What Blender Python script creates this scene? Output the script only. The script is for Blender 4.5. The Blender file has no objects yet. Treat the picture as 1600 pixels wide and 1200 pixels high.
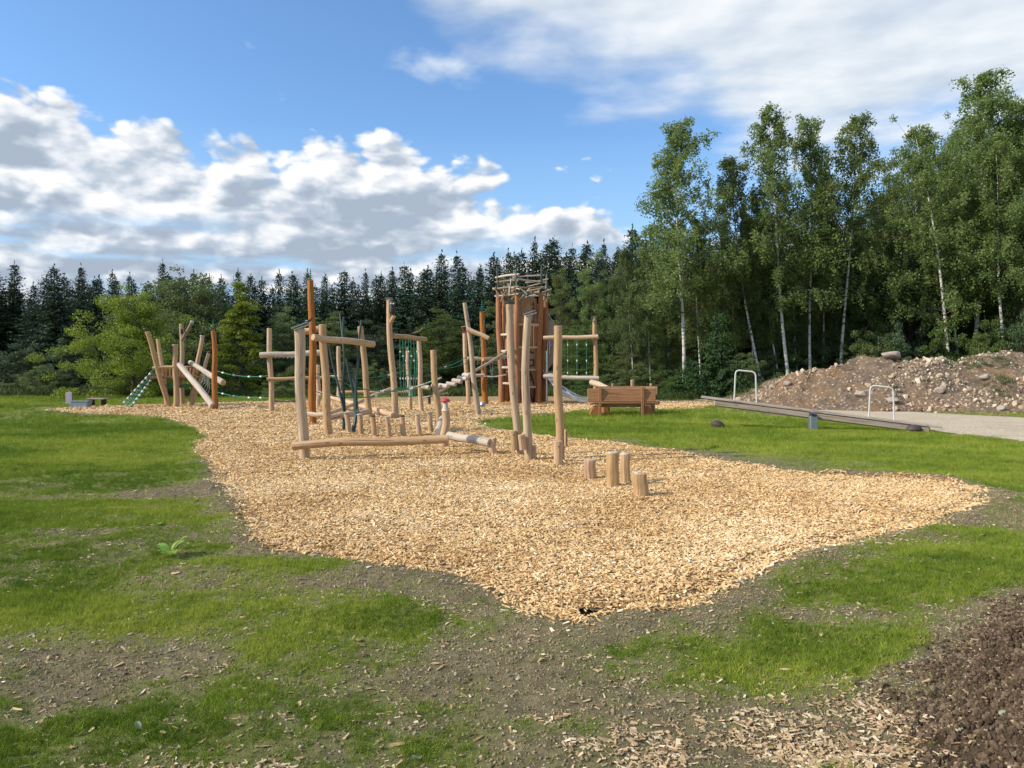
import bpy, math, random
import numpy as np
from mathutils import Vector, Matrix, Euler

# ---------------------------------------------------------------- camera, sky, sun, exposure
SC = bpy.context.scene
COL = SC.collection
F = 1180.0                      # focal length in pixels of the 1600 px wide photograph
PITCH = math.atan(25.0 / F)
CAM = np.array([0.0, 0.0, 1.6])
cam = bpy.data.cameras.new('camera'); camo = bpy.data.objects.new('camera', cam); COL.objects.link(camo)
cam.sensor_width = 36.0; cam.lens = 36.0 * F / 1600.0; cam.clip_start = 0.05; cam.clip_end = 3000
camo.location = CAM; camo.rotation_euler = (math.pi / 2 - PITCH, 0, 0)
SC.camera = camo
SC.view_settings.view_transform = 'Standard'; SC.view_settings.look = 'None'
SC.view_settings.exposure = 0.2; SC.view_settings.gamma = 1.0
SC.cycles.max_bounces = 6; SC.cycles.diffuse_bounces = 3; SC.cycles.transmission_bounces = 3
SC.cycles.caustics_reflective = False; SC.cycles.caustics_refractive = False

SUN_EL = math.radians(33); SUN_DIR = Vector((-0.965, -0.26, 0)).normalized()   # horizontal direction towards the sun
sun = bpy.data.lights.new('sun', 'SUN'); suno = bpy.data.objects.new('sun', sun); COL.objects.link(suno)
sun.energy = 4.3; sun.angle = math.radians(0.6); sun.color = (1.0, 0.91, 0.78)
sdir = Vector((SUN_DIR.x * math.cos(SUN_EL), SUN_DIR.y * math.cos(SUN_EL), math.sin(SUN_EL)))
suno.rotation_euler = sdir.to_track_quat('Z', 'Y').to_euler()

def pix_dir(px, py):
    c, s = math.cos(PITCH), math.sin(PITCH)
    x = (px - 800) / F; u = (600 - py) / F
    return np.array([x, c + u * s, -s + u * c])
def azel(px, py):
    d = pix_dir(px, py)
    return math.atan2(d[0], d[1]), math.atan2(d[2], math.hypot(d[0], d[1]))
def P(px, py, Y):
    d = pix_dir(px, py)
    return CAM + d * (Y / d[1])
def G(px, py):
    d = pix_dir(px, py)
    return CAM - d * (1.6 / d[2])

class NT:
    """tiny wrapper round a node tree"""
    def __init__(s, tree): s.t = tree; s.n = tree.nodes; s.l = tree.links
    def add(s, typ, **kw):
        n = s.n.new(typ)
        for k, v in kw.items(): setattr(n, k, v)
        return n
    def put(s, sock, v):
        if v is None: return
        if hasattr(v, 'is_output') or hasattr(v, 'links'): s.l.new(v, sock)
        else:
            if hasattr(sock.default_value, '__len__') and not hasattr(v, '__len__'): v = [v] * len(sock.default_value)
            if hasattr(v, '__len__') and len(v) == 3 and len(sock.default_value) == 4: v = (*v, 1)
            sock.default_value = v
    def m(s, op, a, b=None, c=None, clamp=False):
        n = s.add('ShaderNodeMath', operation=op, use_clamp=clamp)
        for i, v in enumerate((a, b, c)):
            if v is not None: s.put(n.inputs[i], v)
        return n.outputs[0]
    def vm(s, op, a, b=None, scale=None):
        n = s.add('ShaderNodeVectorMath', operation=op)
        s.put(n.inputs[0], a)
        if b is not None: s.put(n.inputs[1], b)
        if scale is not None: s.put(n.inputs['Scale'], scale)
        return n.outputs['Value'] if op in ('LENGTH', 'DOT_PRODUCT') else n.outputs[0]
    def noise(s, vec, scale, detail=4, rough=0.5, dist=0.0, lac=2.0):
        n = s.add('ShaderNodeTexNoise')
        s.put(n.inputs['Vector'], vec)
        for k, v in (('Scale', scale), ('Detail', detail), ('Roughness', rough), ('Distortion', dist), ('Lacunarity', lac)): n.inputs[k].default_value = v
        return n.outputs['Fac']
    def vor(s, vec, scale, out='Distance', feature='F1', rnd=1.0):
        n = s.add('ShaderNodeTexVoronoi', feature=feature)
        s.put(n.inputs['Vector'], vec); n.inputs['Scale'].default_value = scale; n.inputs['Randomness'].default_value = rnd
        return n.outputs[out]
    def ramp(s, fac, stops, interp='LINEAR'):
        n = s.add('ShaderNodeValToRGB'); cr = n.color_ramp; cr.interpolation = interp
        s.put(n.inputs[0], fac)
        while len(cr.elements) < len(stops): cr.elements.new(0.5)
        for e, (p, c) in zip(cr.elements, stops):
            e.position = p; e.color = (c, c, c, 1) if not hasattr(c, '__len__') else (*c, 1)
        return n.outputs[0]
    def mix(s, fac, a, b, mode='MIX'):
        n = s.add('ShaderNodeMix', data_type='RGBA', blend_type=mode)
        s.put(n.inputs[0], fac); s.put(n.inputs[6], a); s.put(n.inputs[7], b)
        return n.outputs[2]
    def rng(s, v, a, b, c=0.0, d=1.0, smooth=False):
        n = s.add('ShaderNodeMapRange', clamp=True)
        if smooth: n.interpolation_type = 'SMOOTHSTEP'
        for i, x in enumerate((v, a, b, c, d)): s.put(n.inputs[i], x)
        return n.outputs[0]
    def comb(s, x, y, z):
        n = s.add('ShaderNodeCombineXYZ')
        for i, v in enumerate((x, y, z)): s.put(n.inputs[i], v)
        return n.outputs[0]
    def sep(s, v):
        n = s.add('ShaderNodeSeparateXYZ'); s.put(n.inputs[0], v); return n.outputs

world = bpy.data.worlds.new('World'); SC.world = world; world.use_nodes = True
world.cycles.sampling_method = 'MANUAL'; world.cycles.sample_map_resolution = 512
w = NT(world.node_tree); w.n.clear()
sky = w.add('ShaderNodeTexSky', sky_type='NISHITA'); sky.sun_disc = False
sky.sun_elevation = SUN_EL; sky.sun_rotation = math.atan2(SUN_DIR.x, SUN_DIR.y)
sky.air_density = 1.0; sky.dust_density = 0.6; sky.ozone_density = 1.6
gen = w.add('ShaderNodeTexCoord').outputs['Generated']
dx, dy, dz = w.sep(gen)
az = w.m('ARCTAN2', dx, dy)
el = w.m('ARCSINE', dz)
elc = w.m('MAXIMUM', el, 0.0)
# cumulus are seen nearly edge on: sample the noise in azimuth / elevation space
cv = w.comb(az, w.m('MULTIPLY', el, 1.9), 0.0)
lowv = w.comb(w.m('MULTIPLY', az, 0.45), w.m('MULTIPLY', el, 3.2), 3.7)
n_big = w.noise(cv, 5.5, 12, 0.52)
n_off = w.noise(w.vm('ADD', cv, (-0.020, 0.030, 0.0)), 5.5, 7, 0.46)
n_mid = w.noise(w.vm('ADD', cv, (4.1, 2.2, 0)), 14.0, 10, 0.55)
n_mid_off = w.noise(w.vm('ADD', cv, (4.1 - 0.010, 2.2 + 0.014, 0)), 14.0, 6, 0.5)
n_lay = w.noise(lowv, 9.0, 8, 0.55)
def az_curve(pts, default):
    """colour ramp over azimuth giving an elevation; pts in pixels of the photograph"""
    st = []
    for px, py in pts:
        a, e = azel(px, py); st.append(((a + 1.0) / 2.0, max(e, 0.0)))
    st.sort()
    st = [(0.0, default)] + st + [(1.0, default)]
    return w.ramp(w.m('MULTIPLY_ADD', az, 0.5, 0.5), st)
def billow(off, scale, det):
    v = w.vm('ADD', cv, off); wob = w.add('ShaderNodeTexNoise'); w.put(wob.inputs['Vector'], v); wob.inputs['Scale'].default_value = 9.0; wob.inputs['Detail'].default_value = 5
    v = w.vm('ADD', v, w.vm('SCALE', w.vm('SUBTRACT', wob.outputs['Color'], (.5, .5, .5)), scale=.085))
    n = w.add('ShaderNodeTexVoronoi', feature='F1'); w.put(n.inputs['Vector'], v); n.inputs['Scale'].default_value = scale; n.inputs['Detail'].default_value = det; n.inputs['Roughness'].default_value = .55
    n.inputs['Lacunarity'].default_value = 2.1
    return w.m('SUBTRACT', 1.0, n.outputs['Distance'])
bl = billow((0, 0, 0), 12.0, 2.0); bl_off = billow((-.012, .020, 0), 12.0, 1.0)
# bank of cumulus low in the sky, with its upper outline
top = az_curve([(-60, 40), (0, 72), (110, 88), (150, 150), (215, 158), (300, 190), (380, 208), (480, 222), (560, 245), (640, 262), (690, 280), (720, 290),
                (760, 280), (830, 318), (860, 300), (900, 272), (950, 270), (1000, 300), (1080, 350), (1300, 360)], 0.22)
body = w.m('ADD', w.m('DIVIDE', w.m('SUBTRACT', top, el), 0.050), w.m('MULTIPLY', w.m('SUBTRACT', n_big, 0.5), 1.6))
body = w.m('ADD', body, w.m('MULTIPLY', w.m('SUBTRACT', bl, 0.36), 1.8))
body = w.m('ADD', body, w.m('MULTIPLY', w.m('SUBTRACT', n_mid, 0.5), 1.2))
ga, ge = azel(640, 300)
qa = w.m('DIVIDE', w.m('SUBTRACT', az, ga), 0.11)
body = w.m('ADD', body, w.m('MULTIPLY', w.m('EXPONENT', w.m('MULTIPLY', w.m('MULTIPLY', qa, qa), -1.0)), 1.3))
d_cum = w.rng(body, -0.25, 0.35, smooth=True)
# slots of blue between the layers near the horizon
slot = w.rng(w.m('ADD', n_lay, w.m('MULTIPLY', n_mid, 0.25)), 0.46, 0.62, smooth=True)
low = w.rng(el, 0.20, 0.14, smooth=True)
slotmask = w.m('MULTIPLY', w.m('MULTIPLY', low, w.m('SUBTRACT', 1.0, slot)), 0.75)
d_cum = w.m('MULTIPLY', d_cum, w.m('SUBTRACT', 1.0, slotmask))
# high thin cloud, seen from below (plane projection), with its lower outline
plane = w.vm('DIVIDE', gen, w.comb(w.m('MAXIMUM', dz, 0.04), w.m('MAXIMUM', dz, 0.04), 1.0))
plane2 = w.vm('MULTIPLY', plane, (1.0, 1.0, 0.0))
n_hi = w.noise(plane2, 1.9, 12, 0.50, 0.1)
n_hi_off = w.noise(w.vm('ADD', plane2, (-0.10, -0.05, 0.0)), 1.9, 6, 0.45, 0.1)
n_hi2 = w.noise(w.vm('ADD', plane2, (7.3, 1.1, 0)), 0.75, 6, 0.5)
bot = az_curve([(560, -400), (640, -60), (700, 25), (760, 72), (850, 100), (930, 128), (1040, 150), (1100, 170), (1130, 215), (1180, 255), (1300, 255), (1600, 245)], 1.0)
hb = w.m('ADD', w.m('DIVIDE', w.m('SUBTRACT', el, bot), 0.06), w.m('MULTIPLY', w.m('SUBTRACT', n_hi, 0.46), 4.2))
d_hi = w.rng(hb, -0.6, 1.6, smooth=True)
thin = w.rng(w.m('ADD', n_hi2, w.m('MULTIPLY', n_hi, 0.5)), 0.42, 0.70, 0.80, 0.96)
d_hi = w.m('MULTIPLY', d_hi, thin)
# a loose wisp below it
a0, e0 = azel(705, 100)
wx = w.m('DIVIDE', w.m('SUBTRACT', az, a0), 0.085); wy = w.m('DIVIDE', w.m('ADD', w.m('SUBTRACT', el, e0), w.m('MULTIPLY', wx, 0.012)), 0.022)
wd = w.m('SUBTRACT', 1.0, w.m('SQRT', w.m('ADD', w.m('MULTIPLY', wx, wx), w.m('MULTIPLY', wy, wy))))
d_w = w.rng(w.m('ADD', wd, w.m('MULTIPLY', w.m('SUBTRACT', n_mid, 0.5), 3.2)), -0.05, 1.5, 0.0, 0.8, smooth=True)
# tiny puffs in the open blue
tiny = w.m('MULTIPLY', w.rng(w.noise(w.vm('ADD', cv, (9.0, 0, 0)), 17.0, 8, 0.55), 0.70, 0.82), 0.3)
# scattered clouds for the rest of the dome
back = w.m('MULTIPLY', w.rng(n_hi, 0.50, 0.62, smooth=True), w.rng(dy, 0.25, -0.1))
# light: relief from the noise difference towards the sun, brighter rims near the outline, greyer bellies
rel = w.m('ADD', w.m('MULTIPLY', w.m('SUBTRACT', n_big, n_off), 3.2), w.m('MULTIPLY', w.m('SUBTRACT', bl, bl_off), 1.6))
edge = w.rng(body, 2.6, 0.3, 0.0, 1.0, smooth=True)
lit = w.m('ADD', w.m('ADD', w.m('MULTIPLY_ADD', edge, 0.55, w.rng(el, .24, .10, .10, .30)), rel), w.m('ADD', w.m('MULTIPLY_ADD', n_lay, 1.3, -0.52), w.rng(n_big, .42, .62, -.06, .34)), clamp=True)
c_cum = w.ramp(lit, [(0.0, (0.36, 0.43, 0.53)), (0.35, (0.48, 0.55, 0.64)), (0.65, (0.70, 0.74, 0.80)), (1.0, (0.92, 0.92, 0.91))])
relh = w.m('ADD', 0.45, w.m('MULTIPLY', w.m('SUBTRACT', n_hi, n_hi_off), 3.5), clamp=True)
c_hi = w.ramp(relh, [(0.0, (0.54, 0.62, 0.71)), (0.45, (0.68, 0.74, 0.80)), (1.0, (0.86, 0.88, 0.90))])
skyc = w.vm('SCALE', sky.outputs[0], scale=0.150)
skyc = w.mix(1.0, skyc, (0.80, 1.03, 1.24), 'MULTIPLY')
skyc = w.mix(w.rng(elc, 0.0, 0.30, 0.85, 0.0), skyc, (0.42, 0.62, 0.84))
c = w.mix(tiny, skyc, (0.7, 0.78, 0.86))
c = w.mix(back, c, (0.6, 0.64, 0.7))
c = w.mix(d_w, c, (0.74, 0.80, 0.86))
c = w.mix(d_hi, c, c_hi)
c = w.mix(d_cum, c, c_cum)
bg = w.add('ShaderNodeBackground'); w.put(bg.inputs[0], w.vm('SCALE', c, scale=10.0)); bg.inputs[1].default_value = 0.1
wo = w.add('ShaderNodeOutputWorld'); w.l.new(bg.outputs[0], wo.inputs[0])

# ---------------------------------------------------------------- numeric noise
RNG = np.random.default_rng(7); random.seed(7)
def _hash(ix, iy, seed):
    h = (ix.astype(np.int64) * 374761393 + iy.astype(np.int64) * 668265263 + seed * 1442695041) & 0xffffffff
    h = ((h ^ (h >> 13)) * 1274126177) & 0xffffffff
    return ((h ^ (h >> 16)) & 0xffff) / 65535.0
def vnoise(x, y, seed=0):
    x = np.asarray(x, float); y = np.asarray(y, float)
    ix = np.floor(x); iy = np.floor(y); fx = x - ix; fy = y - iy
    fx = fx * fx * (3 - 2 * fx); fy = fy * fy * (3 - 2 * fy)
    a = _hash(ix, iy, seed); b = _hash(ix + 1, iy, seed); c = _hash(ix, iy + 1, seed); d = _hash(ix + 1, iy + 1, seed)
    return (a * (1 - fx) + b * fx) * (1 - fy) + (c * (1 - fx) + d * fx) * fy
def fbm(x, y, octs=4, seed=0, gain=0.5):
    s = 0; a = 1; t = 0
    for i in range(octs):
        s = s + a * vnoise(x * 2 ** i + i * 17.3, y * 2 ** i - i * 9.1, seed + i); t += a; a *= gain
    return s / t
def sstep(a, b, x):
    t = np.clip((x - a) / (b - a), 0, 1); return t * t * (3 - 2 * t)
def poly_sd(x, y, poly):
    """signed distance to a polygon, positive inside"""
    x = np.asarray(x, float); y = np.asarray(y, float)
    best = np.full(x.shape, 1e9); ins = np.zeros(x.shape, bool); n = len(poly)
    for i in range(n):
        x0, y0 = poly[i]; x1, y1 = poly[(i + 1) % n]
        ex, ey = x1 - x0, y1 - y0
        t = np.clip(((x - x0) * ex + (y - y0) * ey) / (ex * ex + ey * ey + 1e-12), 0, 1)
        best = np.minimum(best, (x - x0 - t * ex) ** 2 + (y - y0 - t * ey) ** 2)
        c = (y0 > y) != (y1 > y)
        with np.errstate(divide='ignore', invalid='ignore'):
            ins ^= c & (x < (x1 - x0) * (y - y0) / (y1 - y0 if y1 != y0 else 1e-12) + x0)
    return np.where(ins, 1, -1) * np.sqrt(best)
def GP(lst): return [tuple(G(*p)[:2]) for p in lst]

CHIP_POLY = GP([(70, 640), (150, 635), (230, 633), (330, 630), (420, 627), (520, 624), (600, 621), (700, 618), (800, 617), (880, 619), (960, 622), (1095, 627), (1122, 631),
                (1100, 637), (1040, 640), (980, 637), (935, 637), (905, 641), (860, 648), (800, 652), (752, 657), (742, 662), (752, 668), (800, 673), (850, 683), (900, 686),
                (960, 691), (1010, 700), (1060, 706), (1130, 720), (1200, 733), (1280, 741), (1400, 746), (1480, 752), (1530, 766), (1532, 780), (1490, 800), (1430, 825),
                (1340, 845), (1280, 858), (1240, 872), (1190, 900), (1140, 925), (1110, 945), (1060, 958), (1000, 952), (950, 958), (905, 970), (870, 960), (800, 935), (720, 903),
                (660, 893), (600, 885), (520, 872), (440, 860), (410, 840), (385, 800), (345, 745), (318, 712), (305, 690), (325, 682), (310, 670), (285, 660), (230, 650), (110, 645)])
PATH_POLY = GP([(1180, 640), (1215, 647), (1300, 655), (1400, 665), (1480, 675), (1600, 689), (1900, 725), (1900, 672), (1700, 660), (1600, 653), (1500, 648), (1380, 642), (1290, 633), (1220, 627), (1150, 622), (1050, 619), (1050, 622), (1120, 628)])
BANK_POLY = GP([(1640, 930), (1590, 955), (1545, 985), (1502, 1030), (1465, 1070), (1432, 1105), (1415, 1145), (1440, 1190), (1500, 1230), (1600, 1260), (1760, 1280), (1900, 1150), (1900, 980)])

# soil and grass patches: (px, py, half width px, half depth px, strength)
PATCH = [(40, 812, 90, 20, 1.2), (350, 828, 110, 34, .75), (330, 812, 60, 14, .6), (420, 888, 110, 16, 1.3), (560, 955, 150, 34, .9), (90, 965, 230, 40, 1.0), (40, 940, 120, 40, .7), (230, 1110, 130, 40, .7),
         (60, 1160, 90, 40, .7), (360, 1030, 90, 30, .55), (645, 1162, 34, 14, 1.4), (960, 1003, 42, 9, 1.5), (880, 992, 40, 10, 1.1), (1190, 962, 60, 22, 1.0), (1120, 1035, 80, 40, .75), (1000, 1030, 60, 30, .4),
         (1420, 930, 220, 60, .8), (1530, 850, 110, 40, .9), (1320, 1010, 120, 26, .8), (1420, 1010, 60, 16, .9), (1560, 890, 80, 50, .8), (1450, 690, 300, 30, .8), (1300, 690, 260, 26, .9),
         (180, 700, 420, 50, 1.5), (130, 870, 130, 16, .5), (520, 1040, 90, 20, .3), (760, 1000, 60, 14, .3), (1250, 925, 60, 20, .5), (940, 662, 200, 20, 1.5), (1480, 725, 150, 14, .6), (1560, 740, 80, 20, .6), (1180, 1065, 60, 12, .4),
         (300, 770, 110, 16, -1.6), (375, 800, 50, 26, -1.2), (395, 840, 40, 22, -1.0), (150, 828, 210, 10, -1.5), (60, 850, 130, 10, -.5), (220, 848, 90, 12, -.9), (130, 1075, 190, 46, -1.7), (120, 1020, 150, 26, -1.1), (300, 905, 120, 16, -1.1), (500, 915, 140, 12, -1.2),
         (620, 1060, 220, 46, -1.0), (850, 1080, 240, 90, -1.1), (700, 930, 110, 14, -.9), (960, 970, 110, 12, -1.4), (1250, 1120, 300, 60, -1.4), (1060, 985, 120, 12, -.9), (1300, 880, 130, 12, -1.0),
         (1480, 815, 90, 12, -1.1), (1300, 728, 260, 7, -1.1), (1120, 712, 130, 8, -1.4), (980, 690, 60, 5, -1.5), (1560, 775, 60, 14, -1.2), (1000, 1180, 200, 40, -1.2), (480, 1180, 220, 30, -.8), (1290, 960, 130, 14, -.6), (1500, 960, 100, 14, -.5), (20, 755, 130, 5, -.5)]
_PE = []
for px, py, rx, ry, st in PATCH:
    c = G(px, py); a = G(px, py + ry); b = G(px, max(py - ry, 600))
    _PE.append((c[0], (a[1] + b[1]) / 2, rx * c[1] / F, (b[1] - a[1]) / 2, st))
def grassiness(x, y):
    """0 bare soil, 1 dense young grass"""
    x = np.asarray(x, float); y = np.asarray(y, float)
    wxn = (fbm(x * .7, y * .7, 3, 41) - .5) * 1.2; wyn = (fbm(x * .7, y * .7, 3, 47) - .5) * 1.0
    X = x + wxn * np.clip(y / 9, .3, 1); Y = y + wyn * np.clip(y / 9, .3, 1)
    base = np.where(y < 8.6, .72, .92)
    base = base + (.85 - base) * sstep(8.0, 9.6, y)
    g = base + np.zeros_like(X)
    for cx, cy, rx, ry, st in _PE:
        q = ((X - cx) / rx) ** 2 + ((Y - cy) / ry) ** 2
        g = g + st * (.46 if st > 0 else .40) * np.exp(-q * 1.1)
    g = g + (fbm(x * .9, y * 1.6, 4, 5) - .5) * 1.2 + (fbm(x * 5, y * 5, 4, 9, .62) - .5) * 1.15 + (fbm(x * .45, y * .9, 4, 12) - .5) * .7 * (y > 8.6)
    sd = poly_sd(x, y, CHIP_POLY)
    g = g - 1.0 * np.exp(-np.clip(np.abs(sd) - .05, 0, None) / .28) * np.where(y < 30, 1, .3)
    g = g - 2 * sstep(-.35, .0, poly_sd(x, y, BANK_POLY))
    g = g - 2 * sstep(-.5, .1, poly_sd(x, y, PATH_POLY) + (fbm(x, y, 3, 3) - .5) * .8)
    return np.clip(g, 0, 1)
def ground_h(x, y):
    x = np.asarray(x, float); y = np.asarray(y, float)
    near = 1 - .85 * sstep(10, 26, y)
    sd = poly_sd(x, y, CHIP_POLY)
    keep = sstep(-1.0, .6, -sd)              # flat under the chips, where the posts stand
    h = (fbm(x * .55, y * .8, 3, 21) - .5) * .16 * (.15 + .85 * near) * (.15 + .85 * keep)
    h = h + (fbm(x * 1.3, y * 2.4, 3, 23) - .5) * .085 * near * keep
    h = h + (fbm(x * 8, y * 8, 4, 29, .65) - .5) * .040 * near * keep
    # the soil rim stands a little proud of the chips, and a scuffed hollow at the near edge
    h = h + .035 * np.exp(-((sd + .22) / .16) ** 2) * (y < 14)
    hx, hy = G(950, 953)[:2]
    h = h - .10 * np.exp(-(((x - hx) / .20) ** 2 + ((y - hy) / .06) ** 2) ** 2)
    return h
def gh(x, y): return float(ground_h(np.array([x]), np.array([y]))[0])

# ---------------------------------------------------------------- mesh helpers
ORG = {}
def tag(o, label=None, cat=None, group=None, kind=None):
    if label: o['label'] = label
    if cat: o['category'] = cat
    if group: o['group'] = group
    if kind: o['kind'] = kind
    return o
def thing(name, loc, label, cat, group=None):
    o = bpy.data.objects.new(name, None); COL.objects.link(o); o.location = loc; o.empty_display_size = .2
    ORG[o.name] = Vector(loc)
    return tag(o, label, cat, group)
def raw_mesh(name, verts, faces, mat=None, smooth=False, attrs=None):
    """verts (N,3) array, faces list or (M,k) array; fast build"""
    me = bpy.data.meshes.new(name)
    verts = np.asarray(verts, np.float32)
    if isinstance(faces, np.ndarray):
        k = faces.shape[1]; n = len(faces)
        me.vertices.add(len(verts)); me.vertices.foreach_set('co', verts.ravel())
        me.loops.add(n * k); me.loops.foreach_set('vertex_index', faces.astype(np.int32).ravel())
        me.polygons.add(n); me.polygons.foreach_set('loop_start', np.arange(n, dtype=np.int32) * k)
        me.update(calc_edges=True)
    else:
        me.from_pydata(verts.tolist(), [], faces); me.update()
    if attrs:
        for an, (typ, arr) in attrs.items():
            a = me.attributes.new(an, typ, 'POINT')
            a.data.foreach_set('vector' if typ == 'FLOAT_VECTOR' else 'value', np.asarray(arr, np.float32).ravel())
    if smooth: me.polygons.foreach_set('use_smooth', np.ones(len(me.polygons), bool))
    if mat: me.materials.append(mat)
    me.validate(); return me
def link(name, me, parent=None, loc=None):
    o = bpy.data.objects.new(name, me); COL.objects.link(o)
    if parent: o.parent = parent
    if loc is not None: o.location = loc
    ORG[o.name] = (ORG[parent.name] if parent else Vector((0, 0, 0))) + Vector(loc if loc is not None else (0, 0, 0))
    return o
class MB:
    def __init__(s): s.v = []; s.f = []; s.g = []
    def log(s, pts, rad, seg=16, wob=.05, cap=True, flat=1.0, chamfer=.12, grainoff=None):
        """a round timber through pts (world), radius per point or one value"""
        pts = [Vector(p) for p in pts]
        rad = list(rad) if hasattr(rad, '__len__') else [rad] * len(pts)
        # resample
        P2 = []; R2 = []
        for i in range(len(pts) - 1):
            L = (pts[i + 1] - pts[i]).length; k = max(1, int(L / max(.16, rad[i] * 1.2)))
            k = min(k, 14)
            for j in range(k):
                t = j / k; P2.append(pts[i].lerp(pts[i + 1], t)); R2.append(rad[i] * (1 - t) + rad[i + 1] * t)
        P2.append(pts[-1]); R2.append(rad[-1])
        if cap and chamfer:
            d = (P2[1] - P2[0]); c = min(chamfer * R2[0], d.length * .4); P2.insert(1, P2[0] + d.normalized() * c); R2.insert(1, R2[0]); R2[0] *= (1 - chamfer)
            d = (P2[-2] - P2[-1]); c = min(chamfer * R2[-1], d.length * .4); P2.insert(-1, P2[-1] + d.normalized() * c); R2.insert(-1, R2[-1]); R2[-1] *= (1 - chamfer)
        so = random.random() * 50 if grainoff is None else grainoff
        sd = random.randrange(9999)
        t0 = (P2[1] - P2[0]).normalized(); ref = Vector((0, 0, 1)) if abs(t0.z) < .9 else Vector((1, 0, 0))
        u = t0.cross(ref).normalized(); base = len(s.v); sl = 0
        for i, p in enumerate(P2):
            t = (P2[min(i + 1, len(P2) - 1)] - P2[max(i - 1, 0)]).normalized()
            u = (u - t * u.dot(t)).normalized(); v = t.cross(u)
            if i: sl += (p - P2[i - 1]).length
            for k in range(seg):
                a = 2 * math.pi * k / seg
                nz = float(vnoise(math.cos(a) * 1.2 + 5 + sl * 1.3, math.sin(a) * 1.2 + 5 - sl * .7, sd)) - .5
                r = R2[i] * (1 + wob * 2 * nz)
                s.v.append(p + (u * math.cos(a) + v * math.sin(a) * flat) * r)
                s.g.append((math.cos(a) * R2[i], math.sin(a) * R2[i], sl + so))
        n = len(P2)
        for i in range(n - 1):
            for k in range(seg):
                a = base + i * seg + k; b = base + i * seg + (k + 1) % seg
                s.f.append((a, b, b + seg, a + seg))
        if cap:
            for e, (i, fl) in enumerate(((0, True), (n - 1, False))):
                c = len(s.v); s.v.append(P2[i]); s.g.append((0, 0, so + (sl if e else 0)))
                for k in range(seg):
                    a = base + i * seg + k; b = base + i * seg + (k + 1) % seg
                    s.f.append((c, b, a) if fl else (c, a, b))
        return s
    def tube(s, pts, r, seg=6): return s.log(pts, r, seg, 0, True, 1, 0)
    def box(s, c, size, rot=None, bev=.006, wave=0):
        """bevelled board; longest axis carries the grain"""
        c = Vector(c); hx, hy, hz = [v / 2 for v in size]; b = min(bev, hx * .45, hy * .45, hz * .45)
        R = rot if rot is not None else Matrix.Identity(3)
        ax = max(range(3), key=lambda i: size[i]); base = len(s.v); so = random.random() * 50
        vs = []
        for sx in (-1, 1):
            for sy in (-1, 1):
                for sz in (-1, 1):
                    vs += [(sx * hx, sy * (hy - b), sz * (hz - b)), (sx * (hx - b), sy * hy, sz * (hz - b)), (sx * (hx - b), sy * (hy - b), sz * hz)]
        for v in vs:
            s.v.append(c + R @ Vector(v)); o = [i for i in range(3) if i != ax]
            s.g.append((v[o[0]] + so * .1, v[o[1]], v[ax] + so))
        def I(sx, sy, sz, k): return base + (((sx > 0) * 4 + (sy > 0) * 2 + (sz > 0)) * 3 + k)
        S = (-1, 1)
        for sx in S:
            q = [I(sx, -1, -1, 0), I(sx, 1, -1, 0), I(sx, 1, 1, 0), I(sx, -1, 1, 0)]; s.f.append(q if sx > 0 else q[::-1])
            q = [I(-1, sx, -1, 1), I(-1, sx, 1, 1), I(1, sx, 1, 1), I(1, sx, -1, 1)]; s.f.append(q if sx > 0 else q[::-1])
            q = [I(-1, -1, sx, 2), I(1, -1, sx, 2), I(1, 1, sx, 2), I(-1, 1, sx, 2)]; s.f.append(q if sx > 0 else q[::-1])
        for a in S:
            for b2 in S:
                q = [I(a, b2, -1, 0), I(a, b2, -1, 1), I(a, b2, 1, 1), I(a, b2, 1, 0)]; s.f.append(q if a * b2 > 0 else q[::-1])
                q = [I(a, -1, b2, 0), I(a, 1, b2, 0), I(a, 1, b2, 2), I(a, -1, b2, 2)]; s.f.append(q if a * b2 > 0 else q[::-1])
                q = [I(-1, a, b2, 1), I(-1, a, b2, 2), I(1, a, b2, 2), I(1, a, b2, 1)]; s.f.append(q if a * b2 > 0 else q[::-1])
                for c2 in S:
                    q = [I(a, b2, c2, 0), I(a, b2, c2, 1), I(a, b2, c2, 2)]; s.f.append(q if a * b2 * c2 > 0 else q[::-1])
        return s
    def beam(s, p0, p1, wd, th, up=(0, 0, 1), bev=.006):
        """board from p0 to p1, wd wide, th thick along up"""
        p0 = Vector(p0); p1 = Vector(p1); x = (p1 - p0).normalized(); y = Vector(up).cross(x).normalized(); z = x.cross(y)
        R = Matrix((x, y, z)).transposed()
        return s.box((p0 + p1) / 2, ((p1 - p0).length, wd, th), R, bev)
    def prism(s, outline, p, ux, uy, depth):
        """outline [(a,b)] in the plane ux, uy at p, extruded by the vector depth"""
        p = Vector(p); ux = Vector(ux); uy = Vector(uy); d = Vector(depth); base = len(s.v); n = len(outline)
        for q in (0, 1):
            for a, b in outline:
                s.v.append(p + ux * a + uy * b + d * q); s.g.append((a, b, q * d.length))
        s.f.append([base + i for i in range(n)][::-1]); s.f.append([base + n + i for i in range(n)])
        for i in range(n):
            j = (i + 1) % n; s.f.append((base + i, base + j, base + n + j, base + n + i))
        return s
    def lathe(s, c, prof, seg=18, axis=(0, 0, 1), wob=0):
        c = Vector(c); z = Vector(axis).normalized(); x = z.orthogonal().normalized(); y = z.cross(x); base = len(s.v); sd = random.randrange(999)
        for i, (r, h) in enumerate(prof):
            for k in range(seg):
                a = 2 * math.pi * k / seg; rr = r * (1 + wob * 2 * (float(vnoise(math.cos(a) * 1.5 + 9, math.sin(a) * 1.5 + h * 4 + 9, sd)) - .5))
                s.v.append(c + (x * math.cos(a) + y * math.sin(a)) * rr + z * h); s.g.append((math.cos(a) * r, math.sin(a) * r, h))
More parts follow.
